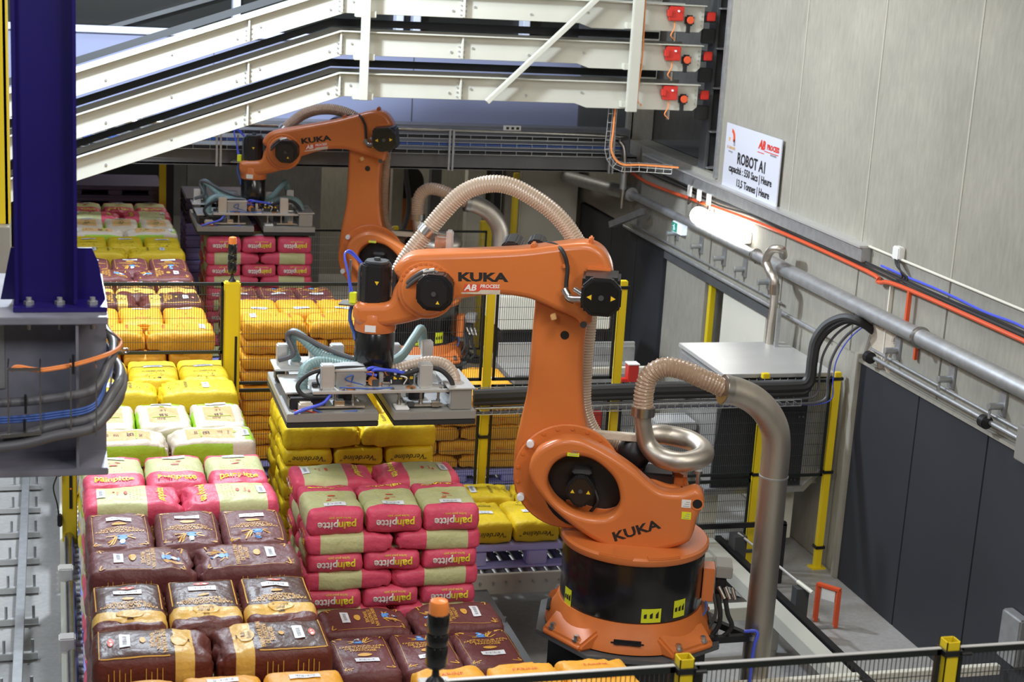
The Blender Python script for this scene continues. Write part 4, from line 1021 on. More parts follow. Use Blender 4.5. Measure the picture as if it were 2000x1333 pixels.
# ================================================================ ROBOTS
RA = 20.0
RC = Vector((4.18, 11.0, 0))
_n = Vector((-math.sin(R(RA)), -math.cos(R(RA)), 0)); _xl = Vector((-math.cos(R(RA)), math.sin(R(RA)), 0))
def lc(x, y, off=.2):
    """photo-measured point on the vertical plane of the arm, shifted sideways by off; gives (forward, up)"""
    d = _r*((x-1000)/FPX)-_u*((y-666.5)/FPX)+_f; p0 = RC+_n*off
    t = (p0-EYE).dot(_n)/d.dot(_n); w = EYE+d*t
    return ((w-p0).dot(_xl), w.z)
def lcs(pts, off): return [lc(x, y, off) for x, y in pts]
def lv(x, y, off): a, b = lc(x, y, off); return Vector((a, off, b))
A3 = Vector((.438, 0, 3.516)); A5 = Vector((1.616, 0, 3.371))
def plate(outs, y0, y1, bevel, xf=None, mb=None, sm=True, mi=0):
    v, f = shape2d(outs, abs(y1-y0), bevel, 3, sm)
    mb = mb or MB(xf); ym = (y0+y1)/2
    return mb.add([(p.x, ym+p.z, p.y) for p in v], [tuple(reversed(q)) for q in f], mi)

def octo(cx, cz, rx, rz, c=.32):
    return [(cx-rx, cz-rz*c), (cx-rx, cz+rz*c), (cx-rx*c, cz+rz), (cx+rx*c, cz+rz), (cx+rx, cz+rz*c), (cx+rx, cz-rz*c), (cx+rx*c, cz-rz), (cx-rx*c, cz-rz)]

def warn_tri(mb, c, s, ax=(1, 0, 0), up=(0, 0, 1)):
    ax = Vector(ax); up = Vector(up); nn = ax.cross(up).normalized()*-.001; c = Vector(c)
    vs = [c-ax*s-up*s*.8, c+ax*s-up*s*.8, c+up*s]
    return mb.add([v for v in vs]+[v+nn for v in vs], [(0, 1, 2), (5, 4, 3), (0, 3, 4, 1), (1, 4, 5, 2), (2, 5, 3, 0)])

HK = 1.10
def robot(base, dfa, label, gl, hose_m, hose_r, pose2=False):
    t = thing('palletising_robot', (base.x, base.y, 0), label, 'robot', None, R(180-RA))
    ca, sa = math.cos(dfa), math.sin(dfa)
    def rotA(v):   # forearm group turns about the elbow axis
        d = v-Vector((A3.x, v.y, A3.z)); return Vector((A3.x+d.x*ca+d.z*sa, v.y, A3.z-d.x*sa+d.z*ca))
    A5n = rotA(A5.copy()); shift = Vector((A5n.x-A5.x, 0, A5n.z-A5.z))
    def wr(v): return v+shift
    kw = dict(parent=t, local=True)
    # pedestal
    oc = [(.74*math.cos(R(22.5+45*k)), .74*math.sin(R(22.5+45*k))) for k in range(8)]
    o = MB().xy(oc, .80, .835).build('pedestal_plate', 'steel_dark', t, True, .004)
    o = MB().xy([(x*.86, y*.86) for x, y in oc], 0, .80).build('pedestal', 'black_cast', t, True, .01)
    MB().xy([(x*1.02, y*1.02) for x, y in oc], 0, .03).build('pedestal_foot', 'black_cast', o, True)
    # base flange: sloping ring with four bolted lobes and pockets
    MB().lathe([(.61, .835), (.635, .85), (.62, .90), (.575, .97), (.545, 1.05), (.50, 1.05), (.50, .835)], (0, 0, 0), 64).build('base_ring', 'orange_cast', t, True)
    br = bpy.data.objects  # noqa
    for k in range(4):
        a = R(25+90*k+RA); c, s_ = math.cos(a), math.sin(a)
        Mx = Matrix.Rotation(a, 4, 'Z')
        m = MB(lambda v, Mx=Mx: Mx@v); m.prism([(-.24, .53), (-.21, .70), (.21, .70), (.24, .53)], lambda p, q: (q, p, .837), lambda p, q: (q if q < .6 else q-.012, p, .885 if q > .6 else .985))
        o = m.build('base_lobe', 'orange_cast', t, True, .018)
        for p in (-.13, .13):
            MB(lambda v, Mx=Mx: Mx@v).cyl((.655, p, .89), (.655, p, .905), .032, 20).cyl((.655, p, .905), (.655, p, .935), .022, 6).build('foot_bolt', 'steel', o, True)
        m = MB(lambda v, Mx=Matrix.Rotation(a+R(45), 4, 'Z'): Mx@v); m.box((.58, -.12, .90), (.625, .12, .95)); m.build('ring_pocket', 'black_cast', t, True, .02)
    # black drum
    MB().lathe([(.50, .98), (.528, .985), (.535, 1.0), (.535, 1.50), (.52, 1.53), (.40, 1.55)], (0, 0, 0), 72).build('drum_cover', 'black_gloss', t, True)
    o = MB().lathe([(.3, 1.50), (.548, 1.50), (.556, 1.512), (.556, 1.545), (.54, 1.56), (.30, 1.565), (.1, 1.565)], (0, 0, 0), 72).build('turret_plate', 'orange_paint', t, True)
    for a0, a1, z0, z1, rr_ in ((100, 128, 1.535, 1.568, .553), (62, 92, 1.535, 1.565, .556)):
        m = MB(); P_ = [(rr_*math.cos(R(a+0)), rr_*math.sin(R(a+0))) for a in range(a0, a1+1, 4)]; Q_ = [(p*.88, q*.88) for p, q in reversed(P_)]
        m.xy(P_+Q_, z0, z1); m.build('turret_ledge', 'orange_paint', o, True, .008)
    # stickers on the drum (towards the viewer)
    for a, z, w_ in ((84, 1.115, .062), (121.5, 1.16, .055), (60, 1.16, .03)):
        pass
    for px_, py_, w_, h_ in ((1272, 1204, .075, .06), (1327, 1189, .055, .075), (1109, 1166, .05, .075)):
        d = _r*((px_-1000)/FPX)-_u*((py_-666.5)/FPX)+_f      # where the sight line meets the drum
        o2 = EYE-RC; A = d.x**2+d.y**2; B = 2*(o2.x*d.x+o2.y*d.y); Cc = o2.x**2+o2.y**2-.537**2
        disc = B*B-4*A*Cc
        if disc < 0: continue
        w = EYE+d*((-B-math.sqrt(disc))/(2*A))-RC; th = math.atan2(w.y, w.x)-R(180-RA)
        m = MB(); n = 4; hw = w_/.537
        for i in range(n+1):
            an = th-hw+2*hw*i/n; m.v += [Vector((.5375*math.cos(an), .5375*math.sin(an), w.z-h_*.9)), Vector((.5375*math.cos(an), .5375*math.sin(an), w.z+h_*.9))]
        m.f = [[2*i, 2*i+2, 2*i+3, 2*i+1] for i in range(n)]; m.m = [0]*n
        so = m.build('warning_sticker', 'sticker_yellow', t, True)
        m = MB(); an = th
        for k in range(3):
            an = th-hw*.6+hw*.6*k; m.v += [Vector((.539*math.cos(an+q*.02), .539*math.sin(an+q*.02), w.z+zz)) for q, zz in ((-1, -.02), (1, -.02), (1, .015+.01*k), (-1, .01))]
            m.f.append([4*k, 4*k+1, 4*k+2, 4*k+3]); m.m.append(0)
        m.build('sticker_print', 'print_black', so, True, kind='stuff')
    # rotating column: near cheek with the big window
    near = [(1106, 858), (1137, 862), (1167, 875), (1205, 897), (1239, 921), (1270, 948), (1295, 963), (1329, 966), (1358, 958), (1373, 968), (1375, 989), (1362, 1014), (1354, 1045), (1340, 1064), (1295, 1077), (1250, 1083), (1205, 1080), (1160, 1058), (1126, 1036), (1092, 1009), (1065, 982), (1044, 955), (1033, 928), (1036, 903), (1052, 880), (1077, 865)]
    hole = [(1075, 946), (1084, 917), (1106, 901), (1130, 899), (1155, 905), (1178, 921), (1196, 942), (1204, 968), (1202, 990), (1187, 1005), (1160, 1009), (1133, 1003), (1106, 990), (1086, 972)]
    hc = (1140, 953); hole = [(hc[0]+(x-hc[0])*HK, hc[1]+(y-hc[1])*HK) for x, y in hole]
    o = plate([lcs(near, .30), lcs(hole, .30)], .12, .30, .04).build('column_cheek', 'orange_paint', t, True)
    # rim lip round the window
    lip = [Vector((a, .285, b)) for a, b in lcs(hole, .30)]
    # far cheek and floor of the column
    far = [(1106, 880), (1160, 890), (1215, 925), (1270, 965), (1330, 975), (1345, 1000), (1345, 1045), (1290, 1077), (1205, 1080), (1126, 1036), (1070, 985), (1045, 940), (1060, 900)]
    plate([lcs(far, .30)], -.36, -.24, .03).build('column_cheek', 'orange_paint', t, True)
    low = [(1100, 990), (1180, 1008), (1230, 985), (1262, 960), (1300, 968), (1345, 985), (1345, 1045), (1290, 1077), (1205, 1080), (1140, 1045)]
    plate([lcs(low, .30)], -.26, .12, .02).build('column_body', 'orange_cast', t, True)
    cx, cz = lc(1140, 955, .1)
    m = MB().lathe([(.30, .10), (.30, .112), (.27, .118), (.05, .118)], (cx, 0, cz), 32, axis='y'); m.build('window_dark_disc', 'black_cast', t, True)  # black disc added as the darkness inside the window recess
    # motor of axis two, visible through the window
    mx, mz = lc(1134, 958, .22)
    o = MB().xz(octo(mx, mz, .105, .125), .12, .25).build('axis_motor', 'black_cast', t, True, .012)
    MB().xz(octo(mx, mz, .088, .10), .25, .262).build('motor_cap', 'black_gloss', o, True, .004)
    MB().cyl((mx, .262, mz+.005), (mx, .27, mz+.005), .016, 16).build('cap_knob', 'dark_grey', o, True)
    MB().box((mx-.07, .09, mz+.12), (mx+.07, .23, mz+.155)).build('connector_block', 'dark_grey', o, True, .01)
    for sg_ in (-1, 1): warn_tri(MB(), (mx+sg_*.058, .2635, mz), .016).build('warning_triangle', 'triangle_yellow', o, True)
    MB().tube(catmull([(mx-.1, .12, mz-.02), (mx-.13, .16, mz-.1), (mx-.08, .12, mz-.2)], 6), .012, 8).build('motor_cable', 'black_rubber', o, True)
    plate([lcs([(1165, 930), (1180, 925), (1172, 960), (1192, 985), (1178, 1000), (1150, 985)], .0)], -.1, .02, .01).build('inner_rib', 'orange_cast', t, True)
    # rear end boss with round opening, top pocket
    bx, bz = lc(1362, 985, .30)
    m = MB().lathe([(.045, -.02), (.048, .004), (.036, .004), (.034, -.02)], (bx+.0, .302, bz), 24, axis='y'); o = m.build('rear_eye', 'orange_paint', t, True)
    MB().cyl((bx, .296, bz), (bx, .3035, bz), .034, 24).build('eye_bore', 'black_cast', o, True)
    px1, pz1 = lc(1310, 962, .12)
    MB().lathe([(.0, 0), (.095, 0), (.10, .006), (.095, .012), (.0, .012)], (px1, .06, pz1+.005), 32).build('top_pocket', 'black_cast', t, True)
    m = MB().box((px1-.12, -.16, pz1-.02), (px1+.02, -.02, pz1+.10)); m.build('rear_shield', 'orange_cast', t, True, .03)
    MB().box((px1-.02, -.22, pz1), (px1+.22, .02, pz1+.10)).build('valve_block', 'black_cast', t, True, .015)
    # name on the cheek
    k0 = lv(1211, 1047, .302); k1 = lv(1273, 1029, .302); ctr = (k0+k1)/2; ctr.y = .3015
    m = MB(); put_text(m, 'KUKA', .098, frame(ctr, k1-k0, (0, 0, 1)), ext=.001, bold=.003, sx=1.35)
    m.build('maker_name', 'print_black', t, True, smooth=False)
    for (x0, y0, x1, y1, mt) in ((1332, 976, 1349, 993, 'sticker_white'), (1332, 1000, 1349, 1016, 'sticker_yellow'), (1108, 884, 1131, 893, 'sticker_yellow')):
        a = lv(x0, y0, .301); b = lv(x1, y1, .301)
        o = MB().box((b.x, .3005, min(a.z, b.z)), (a.x, .3025, max(a.z, b.z))).build('type_sticker', mt, t, True)
        m = MB()
        for k in range(3): m.box((b.x+.01, .3026, min(a.z, b.z)+.008+.016*k), (a.x-.012-.01*k, .303, min(a.z, b.z)+.012+.016*k))
        m.build('sticker_print', 'print_grey', o, True, kind='stuff')
    # link arm from shoulder to elbow
    arm = [(1052, 560), (1043, 610), (1036, 690), (1030, 760), (1017, 820), (1007, 865), (1003, 900), (1004, 945), (1008, 966), (1030, 975), (1070, 985), (1120, 985), (1160, 950), (1163, 890), (1148, 847), (1139, 800), (1137, 740), (1141, 670), (1150, 620), (1175, 545), (1155, 500), (1100, 495)]
    ah = [(1093, 655), (1103, 646), (1112, 655), (1103, 664)]
    o = plate([lcs(arm, .05)], -.20, .06, .04).build('link_arm', 'orange_paint', t, True)
    hx, hz = lc(1103, 655, .06)
    MB().cyl((hx, .058, hz), (hx, .0625, hz), .032, 28).build('arm_bore', 'black_cast', o, True)
    sx, sz = lc(1104, 925, .08)
    m = MB(); m.lathe([(.28, .055), (.395, .055), (.405, .07), (.405, .09), (.395, .10), (.28, .10)], (sx-.02, 0, sz-.02), 48, axis='y')
    o = m.build('shoulder_ring', 'orange_cast', t, True)
    for k in range(14):
        a = R(-10+k*17); MB().cyl((sx-.02+.375*math.cos(a), .10, sz-.02+.375*math.sin(a)), (sx-.02+.375*math.cos(a), .108, sz-.02+.375*math.sin(a)), .012, 8).build('ring_bolt', 'orange_cast', o, True)
    for a in (lv(1036, 867, .12), lv(1017, 971, .12)):
        MB().cyl(a+Vector((0, -.04, 0)), a+Vector((0, .03, 0)), .028, 16).build('bump_stop', 'label_white', t, True, .006)
    # beige bar carrying the looped pipe
    a = lc(1108, 853, .0); b = lc(1252, 853, .0)
    MB().box((b[0]-.03, -.12, a[1]-.02), (a[0], -.06, a[1]+.035)).build('support_bar', 'sack_cream', t, True, .004)
    # ---- forearm group
    fore = [(768, 532), (775, 516), (790, 504), (811, 498), (855, 496), (944, 493), (1020, 489), (1071, 483), (1110, 478), (1148, 477), (1176, 490), (1192, 516), (1197, 545), (1192, 575), (1174, 600), (1158, 618), (1155, 632), (1138, 640), (1122, 624), (1082, 606), (1046, 590), (1020, 583), (982, 578), (944, 579), (906, 585), (876, 592), (866, 604), (840, 608), (815, 598), (800, 570), (785, 552)]
    o = plate([lcs(fore, .22)], -.04, .22, .045, rotA).build('forearm', 'orange_paint', t, True)
    # far fork of the forearm
    k0 = lv(909, 542, .222); k1 = lv(975, 543, .222); c = (k0+k1)/2
    def onface(p): v = rotA(Vector((p.x, p.y, p.z))); return v
    m = MB(onface); put_text(m, 'KUKA', .085, frame((c.x, .2205, c.z), k1-k0, (0, 0, 1)), ext=.0012, bold=.004, sx=1.55); m.build('maker_name', 'print_black', o, True, smooth=False)
    c = lv(942, 563, .22); u_ = (k1-k0).normalized()
    m = MB(onface); v_ = Vector((0, 0, 1)); a = c-u_*.125
    m.add([c-u_*.13+v_*.027+Vector((0, .0006, 0)), c+u_*.12+v_*.027+Vector((0, .0006, 0)), c+u_*.12-v_*.012+Vector((0, .0006, 0)), c-u_*.14-v_*.03+Vector((0, .0006, 0))], [(0, 1, 2, 3)]); m.build('sticker_field', 'ink_red', o, True, recalc=True)
    m = MB(onface); put_text(m, 'AB', .062, frame(c-u_*.088+Vector((0, .0012, 0)), u_, (0, 0, 1)), bold=.002, shear=.25, sx=1.1)
    put_text(m, 'PROCESS', .036, frame(c+u_*.052+v_*.012+Vector((0, .0012, 0)), u_, (0, 0, 1)), bold=.001, shear=.2, sx=.95); m.build('sticker_text', 'print_white', o, True, smooth=False, kind='stuff')
    m = MB(onface); e0 = Vector((0, .001, 0))
    m.add([c-u_*.15-v_*.045+e0, c+u_*.13-v_*.045+e0, c+u_*.13-v_*.013+e0, c-u_*.01-v_*.013+e0, c-u_*.03-v_*.030+e0, c-u_*.15-v_*.033+e0], [(0, 1, 2, 3, 4, 5)]); m.build('sticker_strip', 'sack_cream', o, True)
    # elbow motor
    ex_, ez_ = lc(1174, 582, .56)
    P_ = lambda dx, dz, y: Vector((ex_+dx, y, ez_+dz))
    m = MB(rotA); m.box((ex_-.125, .20, ez_-.12), (ex_+.14, .40, ez_+.13)); m.v = [Vector((v.x, v.y if v.y < .3 else .50, v.z)) for v in m.v]; mo = m.build('elbow_motor', 'black_cast', t, True, .02)
    m = MB(rotA); m.xz(octo(ex_-.0, ez_-.0, .14, .135, .5), .485, .56); m.build('motor_body', 'black_cast', mo, True, .01)
    m = MB(rotA); m.xz(octo(ex_, ez_, .118, .113, .5), .56, .572); m.build('motor_cap', 'black_gloss', mo, True, .004)
    m = MB(rotA); m.cyl((ex_, .572, ez_), (ex_, .582, ez_), .02, 16); m.build('cap_knob', 'dark_grey', mo, True, .002)
    for s_ in (-1, 1): warn_tri(MB(rotA), (ex_+s_*.082, .5735, ez_), .019, (0, 0, 1), (s_, 0, 0)).build('warning_triangle', 'triangle_yellow', mo, True)
    m = MB(rotA); m.box((ex_-.05, .2, ez_+.125), (ex_+.12, .26, ez_+.145)); m.build('motor_shelf', 'orange_cast', mo, True, .005)
    m = MB(rotA); m.tube(catmull([(ex_+.27, .27, ez_-.02), (ex_+.22, .30, ez_-.075), (ex_+.13, .38, ez_-.06)], 6), .028, 12); m.build('plug', 'steel', mo, True)
    m = MB(rotA); m.tube(catmull([(ex_+.19, .34, ez_-.0), (ex_+.13, .40, ez_-.02)], 6), .02, 12); m.build('plug', 'steel', mo, True)
    # cable over the elbow
    cp = [lv(1060, 478, -.05), lv(1080, 477, .08), lv(1098, 490, .235), lv(1108, 520, .25), lv(1106, 555, .26), lv(1107, 582, .28), lv(1120, 590, .30)]
    m = MB(rotA); m.tube(catmull(cp, 6), .015, 10); m.build('elbow_cable', 'black_rubber', t, True)
    a = lv(1106, 520, .235); m = MB(rotA); m.cbox(a, (.05, .04, .03)); m.build('cable_clip', 'orange_cast', t, True, .004)
    # black motor tips peeking over the forearm (far side)
    a = lv(1000, 480, -.30); b = lv(1035, 474, -.25)
    m = MB(rotA); m.xz(octo(a.x, a.z-.02, .075, .075, .5), -.52, -.16); m.build('far_motor', 'black_cast', t, True, .012)
    m = MB(rotA); m.xz(octo(b.x-.05, b.z-.03, .07, .07, .5), -.42, -.16); m.build('far_motor', 'black_cast', t, True, .012)
    for px_, py_, w_ in ((1042, 484, .04), (1154, 478, .035)):
        a = lv(px_, py_, .14); m = MB(rotA); m.box((a.x-w_/2, .04, a.z-.05), (a.x+w_/2, .17, a.z+(.05 if px_ > 1100 else .03))); m.build('lifting_lug', 'orange_cast', t, True, .01)
    a = lv(1140, 632, .18); m = MB(rotA); m.cyl(a+Vector((0, .03, 0)), a+Vector((0, .05, 0)), .024, 20); m.build('lug_bore', 'dark_grey', t, True)
    a = lv(1083, 613, .1); m = MB(rotA); m.cbox(a+Vector((0, .1, 0)), (.04, .05, .04), Matrix.Rotation(R(20), 3, 'Y')); m.build('stop_block', 'sack_beige_orange', t, True, .004)
    a = lv(1128, 583, .222); m = MB(rotA); m.box((a.x-.05, .2205, a.z-.03), (a.x+.04, .222, a.z+.01)); m.build('sticker', 'sticker_yellow', t, True)
    # wrist ring with bolts
    wx, wz = lc(834, 566, .20)
    m = MB(rotA); m.lathe([(.12, .2), (.205, .2), (.212, .215), (.205, .232), (.185, .235), (.18, .25), (.165, .262), (.05, .262)], (wx, 0, wz), 48, axis='y'); o = m.build('wrist_ring', 'orange_paint', t, True)
    for k in range(16):
        a = R(20+k*11); m = MB(rotA); m.cyl((wx+.194*math.cos(a), .232, wz+.194*math.sin(a)), (wx+.194*math.cos(a), .243, wz+.194*math.sin(a)), .009, 8); m.build('ring_bolt', 'orange_cast', o, True)
    a = lv(872, 545, .24); m = MB(rotA); m.cyl((a.x, .21, a.z-.03), (a.x, .21, a.z+.01), .018, 14).cyl((a.x, .21, a.z-.08), (a.x, .21, a.z-.03), .028, 14); m.build('wrist_stop', 'label_white', t, True, .004)
    # wrist hand
    hand = [(700, 591), (740, 590), (762, 586), (772, 560), (790, 535), (815, 522), (842, 522), (862, 540), (872, 566), (866, 592), (846, 612), (815, 624), (780, 632), (745, 636), (705, 632), (692, 618), (692, 600)]
    plate([lcs(hand, .12)], -.10, .20, .05, wr).build('wrist_hand', 'orange_paint', t, True)
    fx = 2.02
    m = MB(wr); m.lathe([(.10, 2.985), (.150, 2.985), (.155, 3.0), (.155, 3.12), (.14, 3.14)], (fx, 0.05, 0), 40); m.build('wrist_neck', 'orange_paint', t, True)
    m = MB(wr); m.box((fx-.03, .202, 3.0), (fx+.05, .206, 3.05)); m.build('neck_sticker', 'sticker_white', t, True)
    m = MB(wr); m.lathe([(.08, 2.70), (.142, 2.71), (.147, 2.73), (.147, 2.975), (.14, 2.985), (.08, 2.985)], (fx, 0.05, 0), 40); m.build('flange_drum', 'black_gloss', t, True)
    # wrist motor, black octagon
    qx, qz = lc(834, 566, .34)
    wx, wz = lc(847, 575, .50); m = MB(wr); m.xz(octo(wx, wz, .118, .118, .5), .26, .40); mo = m.build('wrist_motor', 'black_cast', t, True, .012)
    m = MB(wr); m.xz(octo(wx, wz, .13, .13, .5), .395, .47); m.build('motor_body', 'black_cast', mo, True, .012)
    m = MB(wr); m.xz(octo(wx, wz, .105, .105, .5), .47, .50); m.build('motor_cap', 'black_cast', mo, True, .012)
    m = MB(wr); m.cyl((wx, .50, wz), (wx, .512, wz), .018, 16); m.build('cap_knob', 'dark_grey', mo, True, .002)
    warn_tri(MB(wr), (wx-.03, .5015, wz-.06), .014).build('warning_triangle', 'triangle_yellow', mo, True)
    for dz in (0, .03): 
        m = MB(wr); m.tube(catmull([(wx-.0, .33, wz+.11+dz*.3), (wx+.08, .33, wz+.10+dz), (wx+.16, .30, wz+.05+dz), (wx+.24, .24, wz-.04+dz), (wx+.28, .2, wz-.12)], 6), .013, 8); m.build('motor_cable', 'grey_hose', mo, True)
    for dz in (0, .025):
        m = MB(wr); m.tube([(wx+.02, .33, wz+.11+dz), (wx+.10, .33, wz+.09+dz)], .019, 10); m.build('plug', 'brushed_steel', mo, True)
    # vertical motor above the flange
    vx, vz0 = lc(735, 590, .02); vz1 = lc(735, 512, .02)[1]
    m = MB(wr); m.xy([(vx+p, .05+q) for p, q in octo(0, 0, .105, .105, .55)], vz0-.02, vz1); mo = m.build('tool_motor', 'black_cast', t, True, .012)
    m = MB(wr); m.xy([(vx+p, .05+q) for p, q in octo(0, 0, .085, .085, .55)], vz1, vz1+.02); m.build('motor_cap', 'dark_grey', mo, True, .006)
    m = MB(wr); m.cyl((vx, .05, vz1+.02), (vx, .05, vz1+.04), .025, 16); m.build('cap_knob', 'dark_grey', mo, True, .003)
    warn_tri(MB(wr), (vx-.02, .157, (vz0+vz1)/2+.02), .016, (1, 0, 0), (0, 0, -1)).build('warning_triangle', 'triangle_yellow', mo, True)
    m = MB(wr); m.box((vx-.155, -.02, vz0), (vx-.12, .10, vz1-.03)); m.build('connector_block', 'dark_grey', mo, True, .006)
    # valve terminal left of it with blue tubes
    m = MB(wr); m.box((vx+.10, -.02, vz0-.02), (vx+.26, .14, vz0-.008)); vt = m.build('valve_shelf', 'steel', t, True, .003)
    m = MB(wr); m.box((vx+.14, .04, vz0-.008), (vx+.19, .09, vz0+.07)); m.build('fitting', 'sticker_yellow', vt, True, .004)
    m = MB(wr); m.cyl((vx+.20, .02, vz0), (vx+.20, .02, vz0+.30), .009, 8); m.build('rod', 'steel', vt, True)
    m = MB(wr); m.tube(catmull([(vx+.12, .06, vz0), (vx+.125, .06, vz0+.22), (vx+.10, .05, vz0+.28), (vx+.04, .0, vz0+.2)], 6), .013, 8); m.build('grey_tube', 'grey_hose', vt, True)
    for j in range(2):
        m = MB(wr); m.tube(catmull([(vx+.17+.02*j, .05, vz0+.05), (vx+.21, .05, vz0+.2), (vx+.245, .03, vz0+.33+.01*j), (vx+.20, .0, vz0+.36-.02*j), (vx+.08, -.02, vz0+.22), (vx+.02, -.05, vz0+.12)], 6), .008, 8); m.build('blue_tube', 'blue_tube', vt, True)
    m = MB(wr); m.tube(catmull([(vx+.17, .08, vz0-.01), (vx+.18, .09, vz0-.12), (vx+.15, .08, vz0-.22), (vx+.13, .1, vz0-.28)], 6), .014, 8); m.build('blue_tube', 'blue_cable', vt, True)
    # suction hose arching over the forearm (in two pieces held by a clamp)
    h1 = [lv(772, 545, -.17), lv(790, 512, -.20), lv(812, 480, -.22), lv(835, 452, -.24), lv(868, 412, -.26), lv(905, 377, -.28), lv(950, 360, -.28), lv(995, 363, -.28), lv(1040, 385, -.28), lv(1080, 414, -.28), lv(1112, 450, -.28), lv(1140, 500, -.28), lv(1160, 560, -.28)]
    if pose2:   # the rear machine reaches lower, the hose bows flatter
        def l2(x, y, off):
            d = _r*((x-1000)/FPX)-_u*((y-666.5)/FPX)+_f; p0 = base+_n*off; q = (p0-EYE).dot(_n)/d.dot(_n); w = EYE+d*q
            return Vector(((w-p0).dot(_xl), off, w.z))
        h1 = [l2(x, y, o_) for x, y, o_ in ((528, 300, -.17), (535, 283, -.2), (545, 268, -.22), (556, 253, -.24), (572, 238, -.26), (592, 224, -.28), (618, 215, -.28), (650, 214, -.28), (680, 222, -.28), (703, 236, -.28), (722, 255, -.28), (735, 285, -.28), (742, 310, -.27))]
    h2 = [lv(1155, 600, -.26), lv(1150, 650, -.25), lv(1143, 730, -.25), lv(1143, 800, -.25), lv(1165, 850, -.27), lv(1200, 868, -.28), lv(1240, 880, -.28)]
    path = catmull(h1, 10); o = ribbed(path, .067, .021, 20, .09).build('suction_hose', hose_m, t, True)
    sp = resample(path, .0035); m = MB(); 
    hp = []; ang = 0
    for i, p in enumerate(sp):
        tt = (sp[min(i+1, len(sp)-1)]-sp[max(i-1, 0)]).normalized(); n1 = Vector((0, 1, 0)); n2 = tt.cross(n1).normalized(); ang += 2*math.pi*.0035/.021
        hp.append(p+(n1*math.cos(ang)+n2*math.sin(ang))*.0675)
    m.tube(hp, .0042, 4); m.build('hose_spiral', hose_r, o, True, kind='stuff')
    ribbed(catmull(h2, 8), .055, .021, 18, .12).build('suction_hose', hose_m, t, True)
    a = h1[3]; d_ = (h1[4]-h1[2]).normalized()
    MB().cyl(a-d_*.03, a+d_*.03, .078, 20).build('hose_clamp', 'steel', t, True, .005)
    b = h1[3].lerp(Vector((1.3, 0, 0)), 0); bz_ = a+Vector((-.12, .08, -.06))
    MB().cbox(bz_, (.10, .08, .12)).build('clamp_block', 'steel', t, True, .015)
    MB().cbox(bz_+Vector((-.06, .02, .02)), (.05, .06, .16)).build('clamp_block', 'aluminium', t, True, .01)
    # pipe loop behind the column: collar, swan neck and ring
    wl = lambda x, y, off: lv(x, y, off)
    q = [wl(1255, 800, 0), wl(1256, 830, 0), wl(1265, 868, 0), wl(1290, 893, .06), wl(1330, 903, .12), wl(1368, 895, .06), wl(1374, 880, -.06), wl(1350, 862, -.2), wl(1312, 852, -.25), wl(1275, 850, -.22), wl(1240, 872, -.22)]
    qq = catmull(q, 10); MB().tube(qq, [.058+.018*min(1, i/30) for i in range(len(qq))], 22).build('pipe_loop', 'brushed_steel', t, True)
    MB().lathe([(.062, -.036), (.088, -.034), (.088, .034), (.062, .036)], wl(1256, 803, 0), 28).build('pipe_collar', 'steel', t, True)
    q = [wl(1256, 797, 0), wl(1258, 765, 0), wl(1268, 735, 0), wl(1295, 718, 0), wl(1330, 722, 0), wl(1368, 738, -.0), wl(1400, 752, -.02), wl(1420, 763, -.03)]
    o = ribbed(catmull(q, 10), .074, .026, 22, .08).build('supply_hose', 'hose_brown', t, True)
    sp = resample(catmull(q, 10), .0035); hp = []; ang = 0
    for i, p in enumerate(sp):
        tt = (sp[min(i+1, len(sp)-1)]-sp[max(i-1, 0)]).normalized(); n1 = Vector((0, 1, 0)); n2 = tt.cross(n1).normalized(); ang += 2*math.pi*.0035/.026
        hp.append(p+(n1*math.cos(ang)+n2*math.sin(ang))*.0745)
    MB().tube(hp, .004, 4).build('hose_spiral', 'hose_brown_rib', o, True, kind='stuff')
    a = wl(1240, 884, -.15); MB().lathe([(.02, -.12), (.09, -.10), (.13, -.03), (.13, .04), (.08, .11), (.02, .12)], a, 24).build('black_ball_joint', 'black_cast', t, True)
    a = wl(1205, 870, -.3); MB().cbox(a, (.12, .1, .08)).build('connector_block', 'black_cast', t, True, .02)
    a = wl(1328, 915, 0); MB().cbox(a, (.10, .14, .03), Matrix.Rotation(R(-25), 3, 'Y')).build('loop_bracket', 'steel', t, True, .004)
    a = wl(1362, 950, .05); MB().cyl(a, a+Vector((0, 0, .10)), .016, 12).cyl(a+Vector((0, 0, .10)), a+Vector((0, 0, .12)), .03, 12).build('eye_bolt', 'steel', t, True)
    # cable entry box on the right of the drum
    c0 = lv(1382, 1130, .0)
    MB().box((c0.x-.045, -.05, c0.z-.14), (c0.x+.04, .12, c0.z+.12)).build('entry_box', 'orange_paint', t, True, .006)
    MB().box((c0.x-.18, -.16, c0.z+.03), (c0.x-.05, .06, c0.z+.12)).build('plug_box', 'grey_plate', t, True, .008)
    MB().box((c0.x-.14, -.08, c0.z-.12), (c0.x-.06, .06, c0.z+.02)).build('plug_rack', 'black_cast', t, True, .01)
    for j in range(3): MB().tube([(c0.x-.08-.05*j, .1, c0.z-.02), (c0.x-.13-.04*j, .13, c0.z-.10)], .017, 10).build('plug', 'steel', t, True)
    for j, (dx, m_, rr_) in enumerate(((0, 'black_rubber', .018), (.05, 'black_rubber', .018), (-.03, 'dark_grey', .012), (-.1, 'blue_cable', .008))):
        MB().tube(catmull([(c0.x-.08-dx, .1, c0.z-.08), (c0.x-.11-dx*1.1, .12, c0.z-.22), (c0.x-.10-dx*2, .12, c0.z-.34), (c0.x-.0-dx, .12, c0.z-.48), (c0.x+.12, .1, c0.z-.55)], 7), rr_, 8).build('feed_cable', m_, t, True)
    # ---- gripper, square to the pallets
    rz = R(RA-180); G = wr(Vector((fx, .05, 0)))
    Rg = Matrix.Rotation(rz, 3, 'Z')
